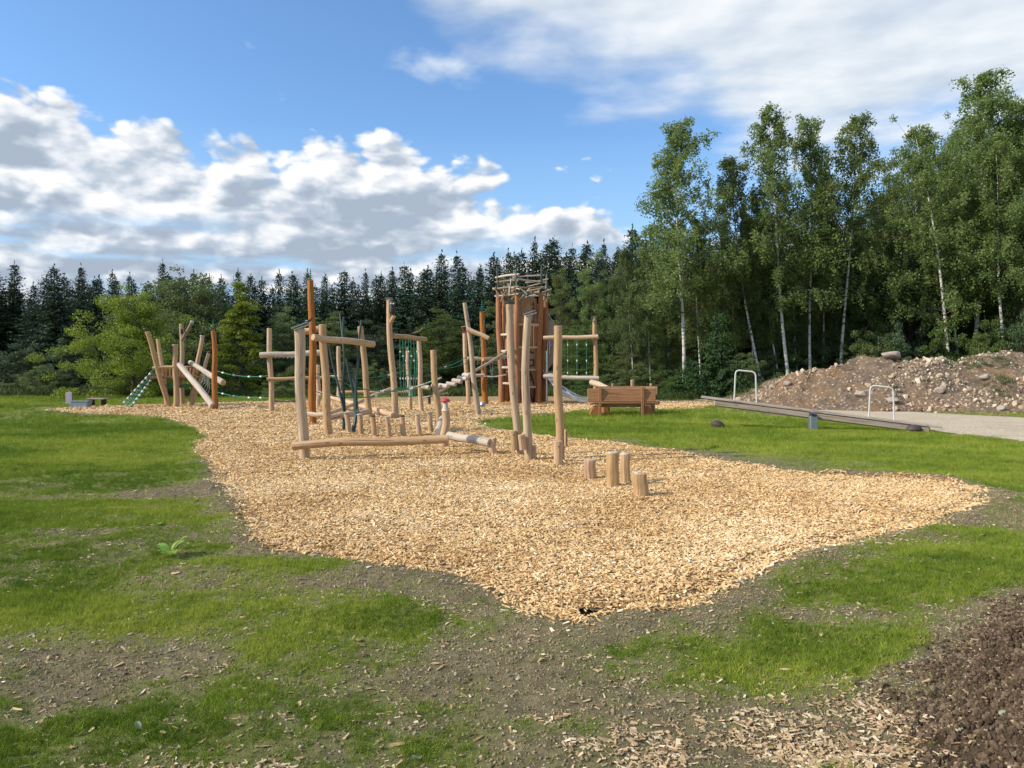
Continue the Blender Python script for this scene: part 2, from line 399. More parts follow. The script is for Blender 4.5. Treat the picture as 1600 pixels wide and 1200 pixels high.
        for i in range(len(prof) - 1):
            for k in range(seg):
                a = base + i * seg + k; b = base + i * seg + (k + 1) % seg; s.f.append((a, b, b + seg, a + seg))
        n = len(prof); s.f.append([base + k for k in range(seg)][::-1]); s.f.append([base + (n - 1) * seg + k for k in range(seg)])
        return s
    def build(s, name, mat, parent=None, ang=35):
        L = ORG[parent.name] if parent else Vector((0, 0, 0))
        me = bpy.data.meshes.new(name)
        me.from_pydata([tuple(v - L) for v in s.v], [], [tuple(f) for f in s.f]); me.update()
        a = me.attributes.new('grain', 'FLOAT_VECTOR', 'POINT'); a.data.foreach_set('vector', np.array(s.g, np.float32).ravel())
        me.polygons.foreach_set('use_smooth', np.ones(len(me.polygons), bool)); me.set_sharp_from_angle(angle=math.radians(ang))
        me.materials.append(mat); o = link(name, me, parent); return o

# ---------------------------------------------------------------- materials
def new_mat(name):
    m = bpy.data.materials.new(name); m.use_nodes = True
    t = NT(m.node_tree); b = t.n['Principled BSDF']; return m, t, b
def attr(t, name, out='Vector', typ='GEOMETRY'):
    n = t.add('ShaderNodeAttribute', attribute_type=typ, attribute_name=name); return n.outputs[out]
def bump(t, b, h, dist=.01, strength=1.0):
    n = t.add('ShaderNodeBump'); n.inputs['Strength'].default_value = strength; n.inputs['Distance'].default_value = dist
    t.put(n.inputs['Height'], h); t.l.new(n.outputs[0], b.inputs['Normal'])
def wood(name, base, dark, end=None, rough=.7, vary=.35, grey=None):
    m, t, b = new_mat(name)
    g = attr(t, 'grain')
    rnd = t.add('ShaderNodeObjectInfo').outputs['Random']
    gx = t.vm('MULTIPLY', g, (22.0, 22.0, .9))
    n1 = t.noise(gx, 1.6, 6, .6, .6)
    gl = t.vm('MULTIPLY', g, (6.0, 6.0, 1.2)); n2 = t.noise(gl, 1.0, 4, .55)
    col = t.mix(t.rng(n1, .35, .68), dark, base)
    col = t.mix(t.rng(n2, .38, .66, 0, vary), col, grey or tuple(c * .62 for c in base))
    kn = t.vor(t.vm('MULTIPLY', g, (9.0, 9.0, 3.0)), 1.0)
    col = t.mix(t.rng(kn, .16, .08, 0, .85), col, tuple(c * .45 for c in dark))
    crack = t.noise(t.vm('MULTIPLY', g, (60.0, 60.0, 1.1)), 1.0, 2, .5)
    col = t.mix(t.rng(crack, .64, .72, 0, .8), col, tuple(c * .3 for c in dark))
    hsv = t.add('ShaderNodeHueSaturation'); t.put(hsv.inputs['Value'], t.m('MULTIPLY_ADD', rnd, .24, .88)); t.put(hsv.inputs['Saturation'], t.m('MULTIPLY_ADD', rnd, -.2, 1.08)); t.l.new(col, hsv.inputs['Color'])
    t.l.new(hsv.outputs[0], b.inputs['Base Color']); b.inputs['Roughness'].default_value = rough; b.inputs['Specular IOR Level'].default_value = .25
    bump(t, b, t.m('SUBTRACT', t.m('ADD', t.m('MULTIPLY', n1, .7), t.m('MULTIPLY', n2, 1.0)), t.rng(crack, .62, .72)), .010, 1.0)
    return m
def plain(name, col, rough=.5, metal=0.0, var=.25, scale=9, bmp=.002):
    m, t, b = new_mat(name)
    tc = t.add('ShaderNodeTexCoord').outputs['Object']; n = t.noise(tc, scale, 5, .6); n2 = t.noise(tc, scale * 7, 3, .6)
    c = t.mix(t.rng(n, .3, .7), tuple(x * (1 - var) for x in col), col); t.l.new(c, b.inputs['Base Color'])
    t.put(b.inputs['Roughness'], t.rng(n2, .3, .7, max(rough - .12, .05), min(rough + .12, 1))); b.inputs['Metallic'].default_value = metal
    bump(t, b, n2, bmp, .5); return m
M = {}
M['pale'] = wood('peeled_robinia_wood', (.62, .43, .255), (.49, .31, .165))
M['grey'] = wood('weathered_wood', (.60, .455, .305), (.44, .315, .20), vary=.4)
M['white'] = wood('bleached_wood', (.66, .56, .46), (.50, .41, .31))
M['orange'] = wood('oiled_orange_wood', (.50, .205, .060), (.33, .118, .032), vary=.25)
M['towerpost'] = wood('tower_post_wood', (.43, .18, .062), (.29, .108, .034), vary=.3)
M['bench'] = wood('bench_timber', (.47, .225, .098), (.32, .135, .052), vary=.35)
M['panel'] = wood('tower_panel_wood', (.44, .24, .12), (.30, .15, .07))
M['plank'] = wood('seesaw_plank', (.50, .41, .33), (.33, .26, .20), vary=.45)
M['stick'] = wood('nest_sticks', (.36, .285, .19), (.22, .165, .105))
M['dark'] = plain('dark_brown_paint', (.035, .022, .018), .5)
M['green'] = plain('dark_green_painted_branch', (.025, .055, .045), .55)
M['greengrey'] = plain('grey_green_painted_branch', (.10, .13, .115), .6)
M['rope'] = plain('green_rope', (.02, .20, .13), .8, scale=60)
M['ropepale'] = plain('pale_rope', (.34, .42, .38), .8, scale=60)
M['clamp'] = plain('white_rope_clamp', (.75, .76, .75), .35)
M['tin'] = plain('weathered_sheet_metal', (.42, .45, .45), .38, .8)
M['darktin'] = plain('dark_sheet_metal', (.06, .07, .075), .35, .6)
M['steel'] = plain('brushed_steel', (.62, .63, .62), .3, .95, bmp=.0005)
M['galv'] = plain('galvanised_steel', (.40, .44, .47), .45, .8, bmp=.0005)
M['white_paint'] = plain('white_painted_tube', (.62, .60, .55), .35, var=.08, bmp=.0005)
M['rubber'] = plain('brown_rubber', (.075, .052, .045), .6)
M['red'] = plain('red_paint', (.50, .045, .07), .45)
M['redwood'] = plain('red_brown_paint', (.24, .05, .035), .55)
M['teal'] = plain('teal_green_metal', (.02, .20, .14), .4)
M['sign'] = plain('lilac_board', (.42, .36, .44), .6, var=.1)
M['bluebox'] = plain('blue_grey_box', (.20, .27, .33), .6, var=.15)
M['bolt'] = plain('bolt_steel', (.3, .3, .3), .35, .9)

# ground: soil under thin young grass
def ground_mat():
    m, t, b = new_mat('soil_with_young_grass')
    pos = t.add('ShaderNodeNewGeometry').outputs['Position']
    g = attr(t, 'grassiness', 'Fac')
    s1 = t.noise(pos, 1.3, 5, .6); s2 = t.noise(pos, 14, 8, .65); s3 = t.noise(pos, 60, 6, .7)
    soil = t.ramp(s2, [(.28, (.10, .082, .050)), (.5, (.235, .188, .105)), (.70, (.37, .30, .175))])
    soil = t.mix(t.rng(s1, .35, .7, 0, .4), soil, (.17, .14, .075))
    peb = t.vor(pos, 46, 'Distance'); pebc = t.vor(pos, 46, 'Color')
    soil = t.mix(t.m('MULTIPLY', t.rng(peb, .20, .12), t.rng(t.sep(pebc)[0], .60, .66)), soil, t.mix(t.sep(pebc)[1], (.40, .33, .22), (.22, .185, .13)))
    fine = t.noise(t.vm('MULTIPLY', pos, (1, 1, 1)), 190, 3, .7)
    gg = t.ramp(t.m('ADD', t.m('MULTIPLY', s3, .6), t.m('MULTIPLY', s1, .4)), [(.3, (.125, .165, .028)), (.55, (.20, .255, .042)), (.75, (.28, .33, .075))])
    lawn = t.noise(pos, .25, 4, .6)
    gg = t.mix(t.rng(lawn, .35, .65, 0, .5), gg, (.25, .30, .060))
    cover = t.m('ADD', g, t.m('MULTIPLY', t.m('SUBTRACT', t.m('ADD', t.m('MULTIPLY', s2, .5), t.m('MULTIPLY', fine, .5)), .5), 1.4))
    cover = t.rng(cover, .05, .95, 0, .86)
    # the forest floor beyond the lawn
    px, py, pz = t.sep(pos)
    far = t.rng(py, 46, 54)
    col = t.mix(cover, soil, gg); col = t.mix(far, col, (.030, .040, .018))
    t.l.new(col, b.inputs['Base Color']); b.inputs['Roughness'].default_value = .95; b.inputs['Specular IOR Level'].default_value = .2
    h = t.m('ADD', t.m('MULTIPLY', s2, .7), t.m('ADD', t.m('MULTIPLY', s3, .35), t.m('MULTIPLY', fine, .22)))
    h = t.m('ADD', h, t.m('MULTIPLY', t.rng(peb, .22, .08), .25))
    bump(t, b, h, .055, 1.0); return m
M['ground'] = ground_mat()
def chips_mat():
    m, t, b = new_mat('wood_chip_bed')
    pos = t.add('ShaderNodeNewGeometry').outputs['Position']
    wv = t.vm('ADD', pos, t.vm('SCALE', t.add('ShaderNodeTexNoise').outputs['Color'], scale=.02))
    a = t.vor(t.vm('MULTIPLY', wv, (1, 1.7, 1)), 26, 'Color'); d = t.vor(t.vm('MULTIPLY', wv, (1, 1.7, 1)), 26, 'Distance')
    s = t.sep(a); s1 = t.noise(pos, .8, 5, .6)
    c = t.ramp(s[0], [(0, (.36, .21, .075)), (.3, (.56, .37, .15)), (.7, (.69, .49, .22)), (1, (.80, .63, .36))])
    c = t.mix(t.rng(d, .30, .62, 0, .6), c, (.16, .085, .035)); c = t.mix(t.rng(s1, .4, .7, 0, .22), c, (.36, .24, .13))
    t.l.new(c, b.inputs['Base Color']); b.inputs['Roughness'].default_value = .85
    bump(t, b, t.m('ADD', t.m('MULTIPLY', s[1], .6), t.m('MULTIPLY', d, -.9)), .03, 1.0); return m
M['chipbed'] = chips_mat()
def inst_mat(name, stops, rough=.8, trans=0.0, spec=.3, attrname='tint'):
    m, t, b = new_mat(name)
    v = attr(t, attrname, 'Fac', 'INSTANCER')
    c = t.ramp(v, stops); t.l.new(c, b.inputs['Base Color']); b.inputs['Roughness'].default_value = rough; b.inputs['Specular IOR Level'].default_value = spec
    if trans:
        tr = t.add('ShaderNodeBsdfTranslucent'); t.l.new(c, tr.inputs[0]); mx = t.add('ShaderNodeMixShader'); mx.inputs[0].default_value = trans
        t.l.new(b.outputs[0], mx.inputs[1]); t.l.new(tr.outputs[0], mx.inputs[2]); t.l.new(mx.outputs[0], t.n['Material Output'].inputs[0])
    return m
M['chip'] = inst_mat('wood_chip', [(0, (.33, .17, .060)), (.25, (.57, .355, .150)), (.6, (.74, .51, .245)), (.85, (.82, .625, .355)), (1, (.90, .76, .53))])
M['litter'] = inst_mat('wood_chip_litter', [(0, (.18, .115, .06)), (.35, (.38, .25, .13)), (.75, (.55, .40, .23)), (1, (.74, .63, .44))])
M['blade'] = inst_mat('young_grass_blades', [(0, (.20, .30, .035)), (.5, (.35, .45, .055)), (1, (.54, .58, .11))], .6, .5, .2)
M['pebble'] = inst_mat('pebbles', [(0, (.17, .13, .070)), (.5, (.28, .22, .125)), (.85, (.42, .34, .21)), (1, (.64, .57, .42))])
M['clod'] = inst_mat('dark_soil_clods', [(0, (.050, .032, .019)), (.6, (.105, .069, .041)), (1, (.185, .13, .082))], .95)

# ---------------------------------------------------------------- scatter on points (one object, geometry nodes)
def scatter(name, pts, rots, scl, tint, prim, mat, label, cat, smooth=False):
    me = raw_mesh(name, pts, np.zeros((0, 3), np.int32) if False else [], None, attrs={'rot': ('FLOAT_VECTOR', rots), 'scl': ('FLOAT_VECTOR', scl), 'tint': ('FLOAT', tint)})
    me.materials.append(mat)
    o = link(name, me); tag(o, label, cat, None, 'stuff')
    ng = bpy.data.node_groups.new(name, 'GeometryNodeTree')
    ng.interface.new_socket('Geometry', in_out='INPUT', socket_type='NodeSocketGeometry'); ng.interface.new_socket('Geometry', in_out='OUTPUT', socket_type='NodeSocketGeometry')
    N = ng.nodes; L = ng.links
    gi = N.new('NodeGroupInput'); go = N.new('NodeGroupOutput'); ip = N.new('GeometryNodeInstanceOnPoints')
    L.new(gi.outputs[0], ip.inputs['Points'])
    def na(nm, typ):
        n = N.new('GeometryNodeInputNamedAttribute'); n.data_type = typ; n.inputs['Name'].default_value = nm; return n.outputs['Attribute']
    e2r = N.new('FunctionNodeEulerToRotation'); L.new(na('rot', 'FLOAT_VECTOR'), e2r.inputs[0]); L.new(e2r.outputs[0], ip.inputs['Rotation'])
    L.new(na('scl', 'FLOAT_VECTOR'), ip.inputs['Scale'])
    def xf(geo, loc=(0, 0, 0), rot=(0, 0, 0), sc=(1, 1, 1)):
        n = N.new('GeometryNodeTransform'); L.new(geo, n.inputs['Geometry'])
        n.inputs['Translation'].default_value = loc; n.inputs['Rotation'].default_value = rot; n.inputs['Scale'].default_value = sc; return n.outputs[0]
    def setpos(geo, fn):
        p = N.new('GeometryNodeInputPosition').outputs[0]; n = N.new('GeometryNodeSetPosition'); L.new(geo, n.inputs['Geometry']); fn(n, p); return n.outputs[0]
    if prim == 'chip':          # a split chip: thin tapered slab 1 long
        c = N.new('GeometryNodeMeshCone'); c.inputs['Vertices'].default_value = 4; c.inputs['Radius Top'].default_value = .38; c.inputs['Radius Bottom'].default_value = .6; c.inputs['Depth'].default_value = 1.0
        geo = xf(xf(xf(c.outputs[0], (0, 0, -.5), (0, 0, math.pi / 4)), (0, 0, 0), (0, math.pi / 2, 0)), sc=(1, .40, .17))
    elif prim == 'stone':
        c = N.new('GeometryNodeMeshIcoSphere'); c.inputs['Subdivisions'].default_value = 2 if smooth else 1; c.inputs['Radius'].default_value = .5
        geo = c.outputs['Mesh']
        nz = N.new('ShaderNodeTexNoise'); nz.inputs['Scale'].default_value = 2.3
        sp = N.new('GeometryNodeSetPosition'); L.new(geo, sp.inputs['Geometry'])
        vm = N.new('ShaderNodeVectorMath'); vm.operation = 'SUBTRACT'; L.new(nz.outputs['Color'], vm.inputs[0]); vm.inputs[1].default_value = (.5, .5, .5)
        vs = N.new('ShaderNodeVectorMath'); vs.operation = 'SCALE'; L.new(vm.outputs[0], vs.inputs[0]); vs.inputs['Scale'].default_value = .9; L.new(vs.outputs[0], sp.inputs['Offset']); geo = sp.outputs[0]
    elif prim == 'tuft':        # five thin blades, unit height
        j = N.new('GeometryNodeJoinGeometry')
        for k in range(6):
            c = N.new('GeometryNodeMeshCone'); c.inputs['Vertices'].default_value = 3; c.inputs['Radius Top'].default_value = 0; c.inputs['Radius Bottom'].default_value = .038; c.inputs['Depth'].default_value = 1.0; c.fill_type = 'NONE'
            a = k * 1.9; r = .16 + .12 * ((k * 7) % 5) / 5
            L.new(xf(c.outputs[0], (math.cos(a) * r, math.sin(a) * r, -.03), (.42 * math.sin(a * 2.3), .42 * math.cos(a * 1.7), a), (1, .35, .65 + .12 * (k % 4))), j.inputs[0])
        geo = j.outputs[0]
    sm = N.new('GeometryNodeSetMaterial'); sm.inputs['Material'].default_value = mat; L.new(geo, sm.inputs[0])
    L.new(sm.outputs[0], ip.inputs['Instance']); L.new(ip.outputs[0], go.inputs[0])
    md = o.modifiers.new(name, 'NODES'); md.node_group = ng
    return o

def in_view(x, y, margin=1.06):
    return np.abs(x) < (np.maximum(y, 0) * 800 / F) * margin + .5
def rand_pts(y0, y1, dens):
    """uniform points over the strip y0..y1 that the photograph (and a step aside) can see"""
    wmax = y1 * .70 + 1.2; n = int(dens * 2 * wmax * (y1 - y0))
    x = RNG.uniform(-wmax, wmax, n); y = RNG.uniform(y0, y1, n)
    k = np.abs(x) < y * .70 + 1.2
    return x[k], y[k]

# ---------------------------------------------------------------- the ground sheet
def axis(dense0, dense1, step, lim0, lim1, grow=1.07):
    a = list(np.arange(dense0, dense1, step)); s = step
    while a[-1] < lim1: s = min(s * grow, 40); a.append(a[-1] + s)
    s = step; b = [dense0]
    while b[-1] > lim0: s = min(s * grow, 40); b.append(b[-1] - s)
    return np.array(b[1:][::-1] + a)
xs = axis(-6.5, 7.5, .035, -900, 900, 1.05); ys = axis(2.4, 9.5, .035, -300, 1800, 1.035)
XX, YY = np.meshgrid(xs, ys); sh = XX.shape
gx_, gy_ = XX.ravel(), YY.ravel()
H = ground_h(gx_, gy_); GR = grassiness(gx_, gy_)
CSD = poly_sd(gx_, gy_, CHIP_POLY)
_hx, _hy = G(950, 953)[:2]
H = H - .12 * sstep(.15, .6, CSD) * (1 - np.exp(-(((gx_ - _hx) / .4) ** 2 + ((gy_ - _hy) / .2) ** 2) ** 2)) - .03 * sstep(.0, .15, CSD) * (gy_ < 14)
idx = np.arange(sh[0] * sh[1]).reshape(sh)
fc = np.stack([idx[:-1, :-1], idx[:-1, 1:], idx[1:, 1:], idx[1:, :-1]], -1).reshape(-1, 4)
me = raw_mesh('ground', np.stack([gx_, gy_, H], 1), fc, M['ground'], True, {'grassiness': ('FLOAT', GR)})
tag(link('ground', me), kind='structure')

def chip_h(x, y):
    sd = poly_sd(x, y, CHIP_POLY) + (fbm(x * 1.6, y * 1.6, 3, 77) - .5) * .35 + (fbm(x * 7, y * 7, 2, 78) - .5) * .12
    hx, hy = G(950, 953)[:2]
    sd = sd - .9 * np.exp(-(((x - hx - .02) / .18) ** 2 + ((y - hy + .02) / .05) ** 2) ** 2)
    base = (fbm(x * 1.1, y * 1.1, 3, 61) - .5) * .05 + (fbm(x * 6, y * 6, 2, 62) - .5) * .022
    return sd, base - .06 * (1 - sstep(-.05, .30, sd)) + .02
def chipz(x, y): return float(chip_h(np.array([x]), np.array([y]))[1][0])
def sheet(name, x0, x1, y0, y1, step, fn, mat, keep):
    a = np.arange(x0, x1, step); b = np.arange(y0, y1, step); X, Y = np.meshgrid(a, b); s = X.shape
    x, y = X.ravel(), Y.ravel(); z = fn(x, y); k = keep(x, y).reshape(s)
    ii = np.arange(s[0] * s[1]).reshape(s); f = np.stack([ii[:-1, :-1], ii[:-1, 1:], ii[1:, 1:], ii[1:, :-1]], -1)
    kk = k[:-1, :-1] & k[:-1, 1:] & k[1:, 1:] & k[1:, :-1]; f = f[kk]
    used = np.unique(f); mp = np.zeros(len(x), np.int64); mp[used] = np.arange(len(used))
    return raw_mesh(name, np.stack([x, y, z], 1)[used], mp[f], mat, True)
cx = [p[0] for p in CHIP_POLY]; cy = [p[1] for p in CHIP_POLY]
def chipfn(x, y):
    sd, h = chip_h(x, y); g = ground_h(x, y)
    return np.where(sd > 0, h, np.minimum(h, g + .02)) - .0
me = sheet('wood_chip_surface', min(cx) - .3, max(cx) + .3, min(cy) - .3, max(cy) + .3, .08, chipfn, M['chipbed'], lambda x, y: chip_h(x, y)[0] > -.10)
tag(link('wood_chip_surface', me), kind='structure')
def path_mat():
    m, t, b = new_mat('compacted_gravel'); pos = t.add('ShaderNodeNewGeometry').outputs['Position']
    n = t.noise(pos, .7, 6, .65); n2 = t.noise(pos, 30, 6, .7); n3 = t.noise(t.vm('MULTIPLY', pos, (.25, 1.6, 1)), 1.3, 5, .6); v = t.vor(pos, 24, 'Color')
    c = t.ramp(n2, [(.3, (.30, .245, .17)), (.5, (.54, .445, .305)), (.72, (.68, .58, .43))]); c = t.mix(t.rng(n, .4, .7, 0, .5), c, (.36, .29, .20)); c = t.mix(t.rng(n3, .52, .66, 0, .4), c, (.27, .21, .145))
    c = t.mix(t.rng(t.sep(v)[0], .86, .9, 0, .6), c, (.74, .68, .57)); t.l.new(c, b.inputs['Base Color']); b.inputs['Roughness'].default_value = .95; b.inputs['Specular IOR Level'].default_value = .2; bump(t, b, n2, .02, 1); return m
me = sheet('gravel_path', min(p[0] for p in PATH_POLY), max(p[0] for p in PATH_POLY), min(p[1] for p in PATH_POLY) - 1, max(p[1] for p in PATH_POLY) + 1, .15,
           lambda x, y: ground_h(x, y) + .03 * sstep(-.2, .3, poly_sd(x, y, PATH_POLY)) - .01, path_mat(),
           lambda x, y: poly_sd(x, y, PATH_POLY) + (fbm(x, y, 3, 3) - .5) * .5 > -.15)
tag(link('gravel_path', me), kind='structure')

# bank of dug soil at the near right corner
def bank_h(x, y):
    sd = poly_sd(x, y, BANK_POLY) + (fbm(x * 3, y * 3, 3, 90) - .5) * .25
    return ground_h(x, y) - .004 + .20 * sstep(-.05, .6, sd) + (fbm(x * 6, y * 6, 3, 91) - .5) * .22 * sstep(-.05, .25, sd) + (fbm(x * 22, y * 22, 3, 92) - .5) * .075 * sstep(-.05, .2, sd)
bx = [p[0] for p in BANK_POLY]; by = [p[1] for p in BANK_POLY]
def soil_mat():
    m, t, b = new_mat('dug_dark_soil'); pos = t.add('ShaderNodeNewGeometry').outputs['Position']
    n = t.noise(pos, 22, 8, .7); n2 = t.noise(pos, 90, 4, .7)
    c = t.ramp(n, [(.3, (.060, .040, .023)), (.5, (.125, .086, .053)), (.7, (.20, .145, .092))]); t.l.new(c, b.inputs['Base Color']); b.inputs['Roughness'].default_value = .95
    b.inputs['Specular IOR Level'].default_value = .15
    bump(t, b, t.m('ADD', n, t.m('MULTIPLY', n2, .5)), .05, 1.0); return m
M['soil'] = soil_mat()
me = sheet('soil_bank', min(bx) - .3, max(bx), min(by) - .2, max(by) + .2, .022, bank_h, M['soil'], lambda x, y: poly_sd(x, y, BANK_POLY) > -.05)
tag(link('soil_bank', me), kind='structure')

# ---------------------------------------------------------------- chips, litter, grass, pebbles, clods
def surf(x, y):
    sd, h = chip_h(x, y); g = ground_h(x, y); b = poly_sd(x, y, BANK_POLY) > -.05
    return np.where(sd > 0, h, np.where(b, np.maximum(bank_h(x, y), g), g))
X_, Y_, S_ = [], [], []
for y0, y1, dn, sz in ((4.0, 7.5, 2300, .041), (7.5, 11, 1900, .043), (11, 15, 900, .053), (15, 21, 430, .068), (21, 36, 150, .092)):
    x, y = rand_pts(y0, y1, dn); sd = chip_h(x, y)[0]
    k = sd > RNG.uniform(-.10, .04, len(x)) - .10 * (RNG.random(len(x)) < .12)
    x, y = x[k], y[k]; X_.append(x); Y_.append(y); S_.append(np.full(len(x), sz))
x = np.concatenate(X_); y = np.concatenate(Y_); s = np.concatenate(S_); n = len(x)
_sd = poly_sd(x, y, CHIP_POLY); z = np.maximum(chipfn(x, y), ground_h(x, y) - .12 * sstep(.15, .6, _sd) - .03 * sstep(.0, .15, _sd) * (y < 14)) + RNG.uniform(0.0, .014, n)
ln = s * RNG.lognormal(-.12, .38, n)
scatter('wood_chips', np.stack([x, y, z], 1), np.stack([RNG.normal(0, .4, n), RNG.normal(0, .32, n), RNG.uniform(0, 6.28, n)], 1),
        np.stack([ln, s * RNG.uniform(.6, 1.5, n), s * RNG.uniform(.5, 1.4, n)], 1), np.clip(RNG.normal(.50, .24, n) + (fbm(x * .8, y * .8, 4, 888) - .5) * .6 - .5 * (RNG.random(n) < .05), 0, 1), 'chip', M['chip'], 'loose pale golden wood chips covering the play area', 'wood chips')
# litter of chips on the soil in front
CL = [(900, 1140, 90, 30, 800), (1020, 1160, 90, 20, 260), (1100, 1185, 130, 24, 700), (1230, 1165, 150, 40, 600), (1330, 1185, 120, 25, 700), (1390, 1125, 50, 45, 700), (1180, 1110, 110, 30, 260), (330, 1196, 90, 12, 700), (1150, 1070, 70, 22, 120),
      (905, 1050, 30, 10, 200), (1000, 1060, 60, 10, 110), (640, 1190, 140, 14, 120), (420, 1190, 60, 8, 250), (1280, 1090, 80, 20, 160), (1500, 1190, 90, 12, 150), (700, 945, 70, 8, 90), (1400, 850, 90, 8, 90)]
X_, Y_ = rand_pts(2.5, 10, 190); X_, Y_ = [X_], [Y_]
for px, py, rx, ry, dn in CL:
    c = G(px, py); a, b_ = G(px, py + ry)[1], G(px, py - ry)[1]; ax, ay = rx * c[1] / F, (b_ - a) / 2
    k = int(dn * 4.4 * ax * ay * 4); X_.append(c[0] + RNG.normal(0, .55, k) * ax); Y_.append((a + b_) / 2 + RNG.normal(0, .55, k) * ay)
x = np.concatenate(X_); y = np.concatenate(Y_); k = (chip_h(x, y)[0] < 0) & (poly_sd(x, y, BANK_POLY) < .25 + .3 * RNG.random(len(x))) & (fbm(x * 3, y * 3, 2, 300) > .36)
k |= (np.arange(len(x)) < len(X_[0])) & (chip_h(x, y)[0] < 0)
x, y = x[k], y[k]; n = len(x); s = np.clip(.0185 * RNG.lognormal(0, .40, n), .006, .05)
scatter('chip_litter', np.stack([x, y, surf(x, y) + .006], 1), np.stack([RNG.normal(0, .25, n), RNG.normal(0, .22, n), RNG.uniform(0, 6.28, n)], 1),
        np.stack([s * RNG.uniform(.6, 1.4, n), s * RNG.uniform(.7, 1.7, n), s * .9], 1), np.clip(RNG.normal(.55, .27, n), 0, 1), 'chip', M['litter'], 'stray wood chips scattered over the bare soil in front', 'wood chips')
# pebbles and crumbs of soil
x, y = rand_pts(2.6, 10.5, 2300); k = (chip_h(x, y)[0] < -.02) & (grassiness(x, y) < RNG.uniform(0.25, 1.3, len(x))); x, y = x[k], y[k]; n = len(x); s = np.clip(.0085 * RNG.lognormal(0, .42, n), .003, .022)
scatter('pebbles', np.stack([x, y, surf(x, y)], 1), RNG.uniform(0, 6.28, (n, 3)), np.stack([s * 1.4, s, s * .8], 1), np.clip(RNG.beta(1.3, 2.2, n), 0, 1), 'stone', M['pebble'], 'small pebbles and soil crumbs on the bare ground', 'pebbles')
x = RNG.uniform(min(bx), max(bx), 70000); y = RNG.uniform(min(by), max(by), 70000); k = poly_sd(x, y, BANK_POLY) > -.30 * RNG.random(70000) ** 3 + .05 + .45 * (fbm(x * 5, y * 5, 2, 95) - .5); x, y = x[k], y[k]; n = len(x); s = np.clip(.0125 * RNG.lognormal(0, .45, n), .004, .032)
scatter('soil_clods', np.stack([x, y, surf(x, y)], 1), RNG.uniform(0, 6.28, (n, 3)), np.stack([s * 1.3, s, s], 1), RNG.random(n), 'stone', M['clod'], 'crumbly dark brown clods on the dug soil bank', 'soil clods', True)
# grass
X_, Y_, S_ = [], [], []
for y0, y1, dn, sz in ((2.6, 5.5, 5400, .028), (5.5, 9, 3600, .031), (9, 14, 1300, .040), (14, 22, 500, .060), (22, 46, 95, .10)):
    x, y = rand_pts(y0, y1, dn); g = grassiness(x, y)
    k = (np.clip(g, .26, 1) * 1.0 - .06 > RNG.random(len(x))) & (chip_h(x, y)[0] < -.04) & (poly_sd(x, y, PATH_POLY) < 0)
    k &= (fbm(x * 8, y * 8, 2, 500) + RNG.normal(0, .18, len(x)) > .36) | (g > .85)
    x, y, g = x[k], y[k], g[k]; X_.append(x); Y_.append(y); S_.append(sz * (.5 + .8 * g) * RNG.lognormal(0, .25, len(x)))
x = np.concatenate(X_); y = np.concatenate(Y_); s = np.concatenate(S_); n = len(x)
print('grass tufts', n)
scatter('grass', np.stack([x, y, surf(x, y)], 1), np.stack([RNG.normal(0, .2, n), RNG.normal(0, .2, n), RNG.uniform(0, 6.28, n)], 1),
        np.stack([s * 1.25, s * 1.25, s], 1), np.clip(.5 + (fbm(x * .5, y * .9, 4, 600) - .5) * 1.5 + (fbm(x * 4, y * 4, 2, 601) - .5) * .5 + RNG.normal(0, .2, n), 0, 1), 'tuft', M['blade'], 'thin bright green young grass on the lawn around the chips', 'grass')

# ---------------------------------------------------------------- playground
def V(a): return Vector([float(v) for v in a])
def base_at(px, py):
    """where something stands: ground seen at this pixel (chips or lawn surface)"""
    g = G(px, py); return Vector((g[0], g[1], 0))
def post(name, mat, b, t, w_, par, lean=0.0, wob=.05, bend=.35, w_top=None, seg=16, chamfer=.14, dY=0.0, mid=None):
    """upright timber standing at pixel b, its top at pixel t (same depth + lean), w_ pixels thick"""
    B = base_at(*b); B.y += dY
    if dY: B.x = float(P(b[0], b[1], B.y)[0])
    Y = B.y; T = V(P(t[0], t[1], Y + lean))
    r = w_ / 2 * Y / F; r1 = (w_top or w_ * .92) / 2 * Y / F
    d = T - B; side = Vector((1, .4, 0)); ph = random.random() * 6
    pts = []; rs = []
    for i in range(9):
        q = i / 8; o = side * (math.sin(q * 5.3 + ph) * r * bend * math.sin(q * math.pi))
        if mid: o = o + Vector((mid * math.sin(q * math.pi), 0, 0))
        pts.append(B + d * q + o); rs.append(r * (1 - q) + r1 * q)
    pts[0] = pts[0] - d.normalized() * .15
    m = MB().log(pts, rs, seg, wob, chamfer=chamfer)
    o = m.build(name, mat, par)
    return o, T, B, r
def logp(name, mat, p0, Y0, p1, Y1, w_, par, sag=0.0, w1=None, wob=.04, seg=14, bend=.2):
    a = V(P(p0[0], p0[1], Y0)); b = V(P(p1[0], p1[1], Y1)); r0 = w_ / 2 * Y0 / F; r1 = (w1 or w_) / 2 * Y1 / F
    pts = []; rs = []; ph = random.random() * 6
    for i in range(9):
        q = i / 8; o = Vector((0, 0, -sag * math.sin(q * math.pi) + math.sin(q * 6 + ph) * r0 * bend * math.sin(q * math.pi)))
        pts.append(a.lerp(b, q) + o); rs.append(r0 * (1 - q) + r1 * q)
    return MB().log(pts, rs, seg, wob).build(name, mat, par)
def rope_pts(a, b, sag, n=14):
    a = Vector(a); b = Vector(b)
    return [a.lerp(b, i / n) + Vector((0, 0, -sag * 4 * (i / n) * (1 - i / n))) for i in range(n + 1)]
